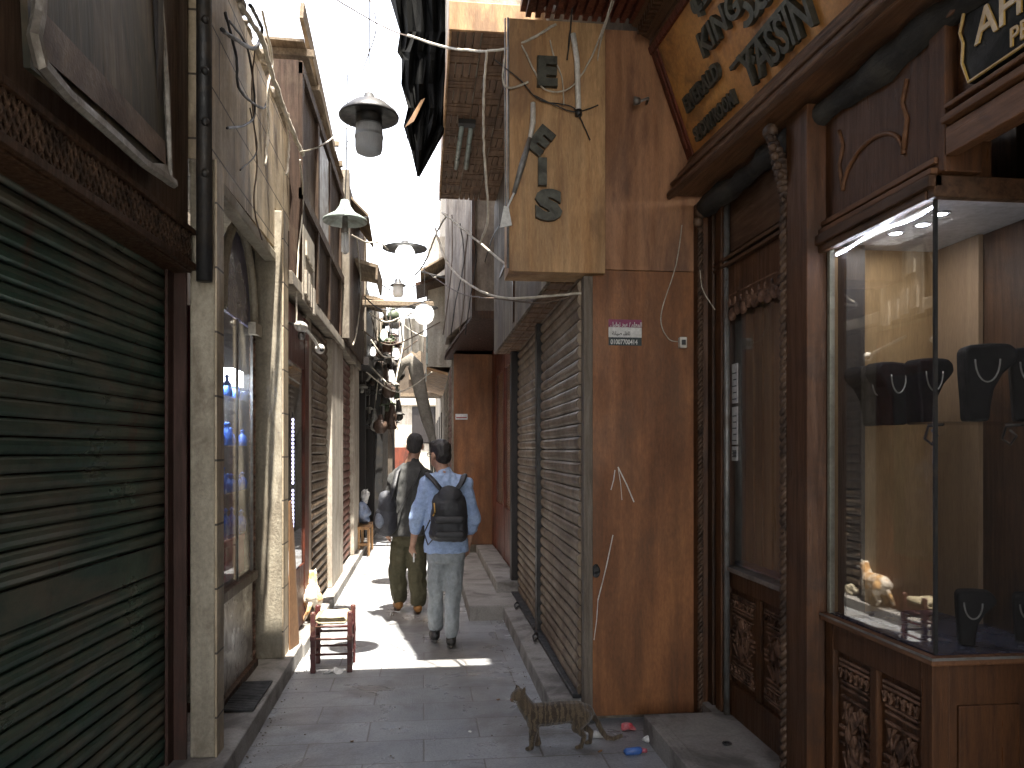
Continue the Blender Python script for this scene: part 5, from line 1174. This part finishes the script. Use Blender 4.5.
for k, (px0, px1, py, Y, lab) in enumerate(((352, 378, 262, 10.8, 'projecting grey plank eave high on the left of the gap'), (360, 384, 296, 12.4, 'shorter plank eave just left of the far wooden beam'), (416, 446, 286, 12.6, 'dark plank eave projecting from the right into the gap'))):
    a_ = at(px0, py, y=Y); b_ = at(px1, py+(6 if k < 2 else -8), y=Y); q = MB(); q.prism([(a_.x, Y, a_.z), (b_.x, Y, b_.z), (b_.x, Y+1.1, b_.z), (a_.x, Y+1.1, a_.z)], (0,0,.05)); q.box(b_.x-.03, b_.x+.0, Y-.01, Y+1.1, b_.z-.16, b_.z-.003) if k < 2 else None
    o = q.build('eave', mt['weathered'] if k != 2 else mt['wood_dark'], jitter=.02, jf=5); tag(o, lab, 'eave')
gr = MB(); random.seed(31)
for k in range(420):
    if k % 2: x = .735-abs(random.gauss(0, .05)); y = 4.7+random.random()*6
    else: x = -.92+abs(random.gauss(0, .06)); y = 3.9+random.random()*6
    if k % 9 == 0: x = -.85+random.random()*2.0; y = 3.9+random.random()*3
    if x > .73 and y > 4.3: continue
    r = .003+.006*random.random()**2; P = Vector((x, y, r*.4))
    gr.add([P+Vector((r,0,0)), P+Vector((0,r,0)), P+Vector((-r*.8,0,0)), P+Vector((0,-r,0)), P+Vector((0,0,r*.8))], [(0,1,4),(1,2,4),(2,3,4),(3,0,4)])
o = gr.build('grit', mat('grit', (.22,.19,.15), (.10,.085,.07), .9, 20)); tag(o, 'fine grit and crumbs scattered along both kerbs of the alley', 'grit', None, 'stuff')
for k, (px, py, r) in enumerate(((498, 700, .012), (470, 732, .010), (352, 742, .014), (672, 747, .012), (600, 752, .012))):
    crumple('litter', px, py, r, mt['paper'] if k % 2 else mt['cardboard'], ['tiny brown scrap on the paving left of the tabby cat', 'tiny white scrap on the paving near the bottom centre', 'tiny brown scrap on the paving below the red stool', 'tiny white scrap against the edge of the shop step', 'tiny brown scrap in front of the tabby cat tail'][k], 'litter')
# ============================================================ PEOPLE
def noise_cloth(o, amp, f):
    for v in o.data.vertices:
        p = v.co; n = Vector(noise.noise_vector(Vector((p.x*f, p.y*f, p.z*f*.6))))
        v.co += n*amp
skin = mat('skin', (.42,.24,.16), (.36,.20,.13), .5, 12, bump=.05)
hairm = mat('black_hair', (.018,.014,.012), (.03,.025,.022), .5, 60, (1,1,.3), bump=.6, fineamt=.4)
hair2 = mat('greying_hair', (.02,.018,.017), (.04,.037,.035), .75, 60, (1,1,.3), bump=.6, fineamt=.4)
def ell(q, M, c, r, n=16, m=12): q.ball(c, r, n, m, M)
def hand(q, M, wrist, d, s, palm_n):
    """palm and five bent fingers; d = pointing direction, palm_n = palm facing"""
    d = Vector(d).normalized(); n = Vector(palm_n).normalized(); side = d.cross(n).normalized()
    w = Vector(wrist); R = []
    def C(pts, rs): q.cap([M @ p for p in pts], rs, 8)
    C([w, w+d*.03*s, w+d*.075*s], [.020*s,.026*s,.027*s]); C([w+d*.04*s+side*.016*s, w+d*.08*s+side*.02*s], [.02*s,.016*s]); C([w+d*.04*s-side*.016*s, w+d*.08*s-side*.02*s], [.02*s,.016*s])
    for k, L in enumerate((.062,.072,.068,.052)):
        b = w+d*.085*s+side*(.028-.0187*k)*s
        m1 = b+(d*.9+n*.25).normalized()*L*.5*s; e = m1+(d*.55+n*.8).normalized()*L*.5*s
        C([b, m1, e], [.0095*s,.0085*s,.007*s])
    b = w+d*.03*s+side*.026*s; C([b, b+(d*.6+side*.7+n*.3).normalized()*.035*s, b+(d*.9+side*.3+n*.5).normalized()*.06*s], [.012*s,.010*s,.008*s])

def person(label, base, hgt, J, cols, hair, look, name='person'):
    """J: dictionary of joints in local metres (x right, y forward away from the camera, z up)"""
    t = thing(name, label, 'person', tuple(base)); M = Matrix.Translation(base)
    q = MB()
    def C(pts, rs, n=12): q.cap([M @ Vector(p) for p in pts], rs, n)
    hd = Vector(J['head']); nk = Vector(J['neck'])
    RH = Matrix.Translation(hd) @ Matrix.Rotation(look, 4, 'Z')
    ell(q, M @ RH, (0,0,.02), (.074,.092,.098)); ell(q, M @ RH, (0,.035,-.05), (.056,.06,.06)); ell(q, M @ RH, (0,.095,-.015), (.011,.018,.02)); ell(q, M @ RH, (0,.075,-.062), (.024,.02,.012))
    for sg in (1,-1): ell(q, M @ RH, (sg*.078,-.005,-.01), (.012,.022,.034))
    C([hd+Vector((0,-.01,-.05)), nk], [.055,.06])
    C([nk, Vector(J['chest']), Vector(J['waist']), Vector(J['pelvis'])], [.07,.115,.095,.09])
    for s_ in ('l','r'):
        C([J['chest'], J['sh'+s_], J['el'+s_], J['wr'+s_]], [.10,.052,.040,.026]); d = (Vector(J['wr'+s_])-Vector(J['el'+s_])).normalized()
        hand(q, M, J['wr'+s_], d, 1.0, (1 if s_ == 'l' else -1, .3, 0))
        C([J['pelvis'], J['hip'+s_], J['kn'+s_], J['an'+s_]], [.085,.055,.044,.034])
        C([J['an'+s_], Vector(J['an'+s_])+Vector((0,.05,-.04))], [.036,.03])
    q.build('body', skin, t, remesh=.009, smooth_it=2)
    # hair
    q = MB(); ell(q, M @ RH, (0,-.014,.045), (.083,.096,.088)); ell(q, M @ RH, (0,-.045,-.005), (.074,.066,.075)); ell(q, M @ RH, (0,.05,.085), (.065,.055,.035))
    q.build('hair', hair, t, remesh=.009, jitter=.006, jf=22, smooth_it=1)
    # shirt
    q = MB()
    def ring_loft(cs, n=20):
        vs = []; fs = []
        for (c, rx, ry) in cs:
            for k in range(n):
                an = 2*PI*k/n; e = 2.4
                cx = math.copysign(abs(math.cos(an))**(2/e), math.cos(an)); sy_ = math.copysign(abs(math.sin(an))**(2/e), math.sin(an))
                vs.append(Vector(c)+Vector((rx*cx, ry*sy_, 0)))
        m = len(cs)
        for i in range(m-1):
            for k in range(n): k2 = (k+1) % n; fs.append([i*n+k, i*n+k2, (i+1)*n+k2, (i+1)*n+k])
        fs.append(list(range(n))[::-1]); fs.append([(m-1)*n+k for k in range(n)]); q.add(vs, fs, M)
    ring_loft([(J[k_] if isinstance(k_, str) else k_, a, b) for k_, a, b in cols['shirt_rings']])
    for s_ in ('l','r'):
        e = Vector(J['el'+s_]); w_ = Vector(J['wr'+s_]); f_ = cols['sleeve']
        C([Vector(J['sh'+s_])*.72+Vector(J['chest'])*.28, J['sh'+s_], Vector(J['sh'+s_]).lerp(e, .5), e, e.lerp(w_, f_)], [.085,.078,.068,.062,.052])
    C([nk+Vector((0,0,-.03)), nk+Vector((0,0,.004))], [.082,.070]); C([Vector(J['shl'])*.86+nk*.14, nk+Vector((0,0,-.05)), Vector(J['shr'])*.86+nk*.14], [.072,.085,.072])
    o = q.build('shirt', cols['shirt'], t, remesh=.010, smooth_it=4); noise_cloth(o, .012, 11); noise_cloth(o, .009, 26)
    # trousers
    q = MB()
    ring_loft([((J['waist'][0], J['waist'][1], J['waist'][2]-.02), .150, .11), (J['pelvis'], .160, .125), ((J['pelvis'][0], J['pelvis'][1], J['pelvis'][2]-.07), .150, .11)])
    tr = cols['trouser_r']
    for s_ in ('l','r'):
        h = Vector(J['hip'+s_]); k_ = Vector(J['kn'+s_]); a = Vector(J['an'+s_])
        C([h, h.lerp(k_, .5), k_, k_.lerp(a, .5), a+Vector((0,0,.03))], [tr[0], tr[1], tr[2], tr[3], tr[4]], 14)
    o = q.build('trousers', cols['trousers'], t, remesh=.010, smooth_it=3); noise_cloth(o, .015, 9); noise_cloth(o, .011, 24)
    for s_ in ('l','r'):
        a = Vector(J['an'+s_]); q = MB(); pt = J.get('toe'+s_, (0,.0))
        dv = Vector((pt[0], 1, 0)).normalized(); pz = pt[1]   # heel lift
        q.cap([M @ (a+Vector((0,-.035,-.045+.0))), M @ (a+dv*.05+Vector((0,0,-.055-pz*.3))), M @ (a+dv*.15+Vector((0,0,-.065-pz)))], [.040,.042,.034], 12)
        q.cap([M @ a, M @ (a+Vector((0,0,-.05)))], [.042,.042], 12)
        sh = q.build('shoe', cols['shoe'], t, remesh=.008, smooth_it=2)
        q = MB(); q.cap([M @ (a+Vector((0,-.04,-.079))), M @ (a+dv*.06+Vector((0,0,-.085-pz*.3))), M @ (a+dv*.16+Vector((0,0,-.088-pz)))], [.020,.024,.018], 10)
        q.build('sole', cols['sole'], sh, remesh=.007, smooth_it=1)
    return t, M, RH

denim = mat('light_blue_shirt', (.33,.43,.62), (.26,.35,.54), .8, 5, bump=.3)
jean = mat('pale_jeans', (.30,.32,.325), (.21,.23,.24), .85, 5, (1,1,.7), bump=.3)
olive = mat('olive_trousers', (.095,.085,.045), (.06,.055,.03), .85, 5, bump=.3)
greyj = mat('grey_jacket', (.055,.055,.052), (.038,.038,.036), .85, 6, bump=.3)
tanb = mat('tan_boot', (.42,.20,.06), (.30,.14,.04), .7, 9)
bagm = mat('black_bag', (.016,.016,.018), (.03,.03,.032), .55, 12, bump=.4)
# ---- man in the blue shirt. base at mean foot point
def L(px, py, Y, base): 
    p = at(px, py, y=Y); return (p.x-base[0], Y-base[1], p.z-base[2])
Yb = 6.42; pb = at(443, 640, y=Yb); B = (pb.x, Yb, 0)
J = dict(head=L(440,455,Yb+.04,B), neck=L(444,474,Yb+.01,B), chest=L(445,497,Yb,B), waist=L(447,535,Yb,B), pelvis=L(446,553,Yb,B),
  shl=L(428,484,Yb,B), shr=L(464,485,Yb,B), ell=L(417,518,Yb-.03,B), elr=L(473,519,Yb-.02,B), wrl=L(413,543,Yb+.08,B), wrr=L(468,545,Yb+.10,B),
  hipl=L(437.5,562,Yb,B), hipr=L(454.5,562,Yb,B), knl=L(435.5,592,Yb+.05,B), knr=L(452.5,594,Yb-.02,B), anl=L(435,622,Yb+.12,B), anr=L(451,629,Yb-.08,B), toel=(-.12,0), toer=(.05,0))
# put shoes on the ground
for k, z in (('anl', .10), ('anr', .10)): J[k] = (J[k][0], J[k][1], z)
cols = dict(shirt=denim, trousers=jean, shoe=mt['black'], sole=mt['grey_metal'], sleeve=.38, trouser_r=[.082,.076,.066,.060,.060],
  shirt_rings=[(L(446,552,Yb,B), .185,.135), (L(446,538,Yb,B), .175,.13), (L(446,520,Yb,B), .168,.125), (L(445,500,Yb,B), .180,.125), (L(445,487,Yb,B), .185,.115), (L(445,480,Yb,B), .15,.095), (L(444,474,Yb,B), .085,.075)])
pt, M, RH = person('man in light blue shirt and pale jeans walking away, glancing left, paper in hand', B, 1.68, J, cols, hairm, math.radians(38))
q = MB()
for sg in (1,-1): q.tube([M @ RH @ Vector((sg*.082,0,.005)), M @ RH @ Vector((sg*.065,.085,.01))], .004, 6); q.tube([M @ RH @ Vector((sg*.035+.022*math.cos(a_), .098, .005+.017*math.sin(a_))) for a_ in [2*PI*k/12 for k in range(13)]], .003, 5)
q.build('glasses', mt['black'], pt)
q = MB(); wr = M @ Vector(J['wrl']); q.box(wr.x+.00, wr.x+.012, wr.y+.01, wr.y+.10, wr.z-.16, wr.z-.05, None); o = q.build('folded_paper', mt['paper']); tag(o, 'folded white paper held in the left hand of the man in blue', 'paper')
# backpack (worn thing, its own object)
BK = thing('backpack', 'black backpack worn by the man in the light blue shirt', 'backpack', tuple(M @ Vector(J['chest'])))
q = MB(); c0_ = at(448, 516, y=Yb-.19); 
for (px, py, rx, ry, rz) in ((448,527,.135,.085,.10),(449,510,.130,.085,.13),(450,497,.105,.07,.09)):
    P = at(px, py, y=Yb-.195); q.ball(P, (rx, ry, rz), 20, 14)
q.cap([at(437,533,y=Yb-.19), at(460,533,y=Yb-.19)], [.068,.068]); q.cap([at(439,500,y=Yb-.18), at(438,530,y=Yb-.19)], [.055,.07]); q.cap([at(459,500,y=Yb-.18), at(460,530,y=Yb-.19)], [.055,.07]); q.build('pack', bagm, BK, remesh=.009, smooth_it=6, jitter=.008, jf=12)
q = MB(); q.cap([at(438,520,y=Yb-.265), at(461,520,y=Yb-.265)], [.03,.03]); q.cap([at(438,535,y=Yb-.25), at(461,535,y=Yb-.25)], [.035,.035]); q.build('front_pocket', bagm, BK, remesh=.008)
for (a_, b_, c_) in (((442,491),(434,481),(428,475)), ((456,491),(462,482),(464,476))):
    q = MB(); q.tube([at(*a_, y=Yb-.19), at(*b_, y=Yb-.135), at(*c_, y=Yb-.07), at(c_[0], c_[1]-.5, y=Yb+.03), at(c_[0], c_[1]+12, y=Yb+.12)], [.026,.028,.030,.028,.024], 10, sy=.55); q.build('strap', bagm, BK, smooth=True)
q = MB(); q.tube([at(430,520,y=Yb-.17), at(424,533,y=Yb-.13), at(428,545,y=Yb-.14), at(434,538,y=Yb-.2)], .006, 6); q.build('loose_strap', bagm, BK, smooth=True)
q = MB(); q.tube([at(434,503,y=Yb-.24), at(435,512,y=Yb-.255), at(433,516,y=Yb-.25)], .008, 6); q.build('key_charm', mat('brass', (.5,.3,.08), rough=.35, metal=.8), BK, smooth=True)
# ---- man in grey jacket
Yg = 7.75; pg = at(407, 606, y=Yg); B2 = (pg.x, Yg, 0)
J2 = dict(head=L(415,446,Yg+.02,B2), neck=L(412,463,Yg,B2), chest=L(408,484,Yg,B2), waist=L(408,520,Yg,B2), pelvis=L(409,538,Yg,B2),
  shl=L(395,479,Yg,B2), shr=L(425,476,Yg,B2), ell=L(389,508,Yg-.02,B2), elr=L(430,507,Yg,B2), wrl=L(388,530,Yg+.12,B2), wrr=L(428,532,Yg+.14,B2),
  hipl=L(401,545,Yg,B2), hipr=L(417,545,Yg,B2), knl=L(397,572,Yg+.05,B2), knr=L(417,574,Yg-.03,B2), anl=L(399,598,Yg+.12,B2), anr=L(418,602,Yg-.06,B2), toel=(-.25,0), toer=(-.1,0))
for k in ('anl', 'anr'): J2[k] = (J2[k][0], J2[k][1], .10)
cols2 = dict(shirt=greyj, trousers=olive, shoe=tanb, sole=mt['wood_brown'], sleeve=.85, trouser_r=[.10,.098,.090,.084,.074],
  shirt_rings=[(L(408,535,Yg,B2), .21,.15), (L(408,515,Yg,B2), .20,.145), (L(408,495,Yg,B2), .205,.14), (L(408,480,Yg,B2), .205,.13), (L(410,471,Yg,B2), .165,.105), (L(412,463,Yg,B2), .09,.08)])
pt2, M2, RH2 = person('man in grey jacket and olive trousers with tan boots walking away down the alley', B2, 1.75, J2, cols2, hair2, math.radians(-5))
SB = thing('shoulder_bag', 'dark shoulder bag with pale side panel slung on the man in grey', 'bag', tuple(at(386, 516, y=Yg-.2)))
q = MB()
for (px, py, rx, ry, rz) in ((387,505,.09,.09,.14),(386,520,.115,.10,.16)): q.ball(at(px, py, y=Yg-.20), (rx, ry, rz), 18, 12)
q.build('pack', mat('bag_grey', (.03,.032,.04), (.05,.052,.06), .6, 9, bump=.4), SB, remesh=.010, jitter=.014, jf=9)
q = MB(); q.ball(at(379.5,521,y=Yg-.27), (.05,.045,.07), 14, 10); q.build('side_pocket', mat('pale_panel', (.20,.23,.28), (.14,.16,.2), .6, 9), SB, remesh=.009, jitter=.01, jf=12)
q = MB(); q.tube([at(390,500,y=Yg-.27), at(394,485,y=Yg-.19), at(397,472,y=Yg-.13), at(402,465,y=Yg-.02), at(404,470,y=Yg+.12)], .024, 8, sy=.35); q.build('strap', bagm, SB, smooth=True)
q = MB(); q.tube([at(392,525,y=Yg-.20), at(402,505,y=Yg-.165), at(414,485,y=Yg-.15), at(421,470,y=Yg-.10)], .010, 8, sy=.5); q.build('strap', bagm, SB, smooth=True)
# ============================================================ CAMERA, SKY, SUN
cam = bpy.data.cameras.new('camera'); co = bpy.data.objects.new('camera', cam); COL.objects.link(co)
co.location = (0, 0, H); co.rotation_euler = (PI/2, 0, -A); cam.sensor_width = 36; cam.lens = 36*F/1024
cam.shift_y = (450-384)/1024; cam.clip_start = .05; cam.clip_end = 500
SC.camera = co
w = bpy.data.worlds.new('World'); SC.world = w; w.use_nodes = True; nt = w.node_tree; nt.nodes.clear()
wo = nt.nodes.new('ShaderNodeOutputWorld'); bg = nt.nodes.new('ShaderNodeBackground'); sk = nt.nodes.new('ShaderNodeTexSky')
sk.sky_type = 'NISHITA'; sk.sun_disc = False
SUN = Vector((-.05, .27, -1)).normalized(); back = -SUN
el = math.asin(back.z); az = math.atan2(back.x, back.y)
sk.sun_elevation = el; sk.sun_rotation = az; sk.dust_density = 3.0; sk.air_density = 1.0
tg = nt.nodes.new('ShaderNodeTexCoord'); spz = nt.nodes.new('ShaderNodeSeparateXYZ'); nt.links.new(tg.outputs['Generated'], spz.inputs[0])
hz = nt.nodes.new('ShaderNodeValToRGB'); hz.color_ramp.elements[0].position = 0.0; hz.color_ramp.elements[0].color = (1,.95,.87,1); hz.color_ramp.elements[1].position = .75; hz.color_ramp.elements[1].color = (.16,.14,.115,1); nt.links.new(spz.outputs[2], hz.inputs[0])
sc_ = nt.nodes.new('ShaderNodeVectorMath'); sc_.operation = 'SCALE'; sc_.inputs['Scale'].default_value = 9; nt.links.new(hz.outputs[0], sc_.inputs[0])
ad = nt.nodes.new('ShaderNodeVectorMath'); ad.operation = 'ADD'; nt.links.new(sk.outputs[0], ad.inputs[0]); nt.links.new(sc_.outputs[0], ad.inputs[1])   # hazy bright horizon added to the clear sky
nt.links.new(ad.outputs[0], bg.inputs[0]); bg.inputs[1].default_value = .09; nt.links.new(bg.outputs[0], wo.inputs[0])
sl = bpy.data.lights.new('sun', 'SUN'); sl.energy = 4.0; sl.angle = math.radians(.5); sl.color = (1, .95, .87)
so = bpy.data.objects.new('sun', sl); COL.objects.link(so); so.rotation_euler = SUN.to_track_quat('-Z', 'Y').to_euler(); so.location = (0, 0, 20)
def lamp(name, kind, loc, energy, size, col=(1,1,1), rot=(0,0,0)):
    l = bpy.data.lights.new(name, kind); l.energy = energy; l.color = col
    if kind == 'AREA': l.shape = 'RECTANGLE'; l.size, l.size_y = size
    else: l.shadow_soft_size = size
    o = bpy.data.objects.new(name, l); COL.objects.link(o); o.location = loc; o.rotation_euler = rot; return o
lamp('showcase_light', 'AREA', (XG+.15, (YC+YF)/2, ZT-.012), .45, (.12, .4), (.98,.96,.93))
SC.view_settings.view_transform = 'Standard'; SC.view_settings.look = 'None'; SC.view_settings.exposure = 2.75; SC.view_settings.gamma = 1
SC.cycles.max_bounces = 8; SC.cycles.transparent_max_bounces = 16; SC.cycles.diffuse_bounces = 5
lamp('display_light', 'AREA', (-1.31, 5.2, 2.0), 2.0, (.2, .5), (.75,.87,1))
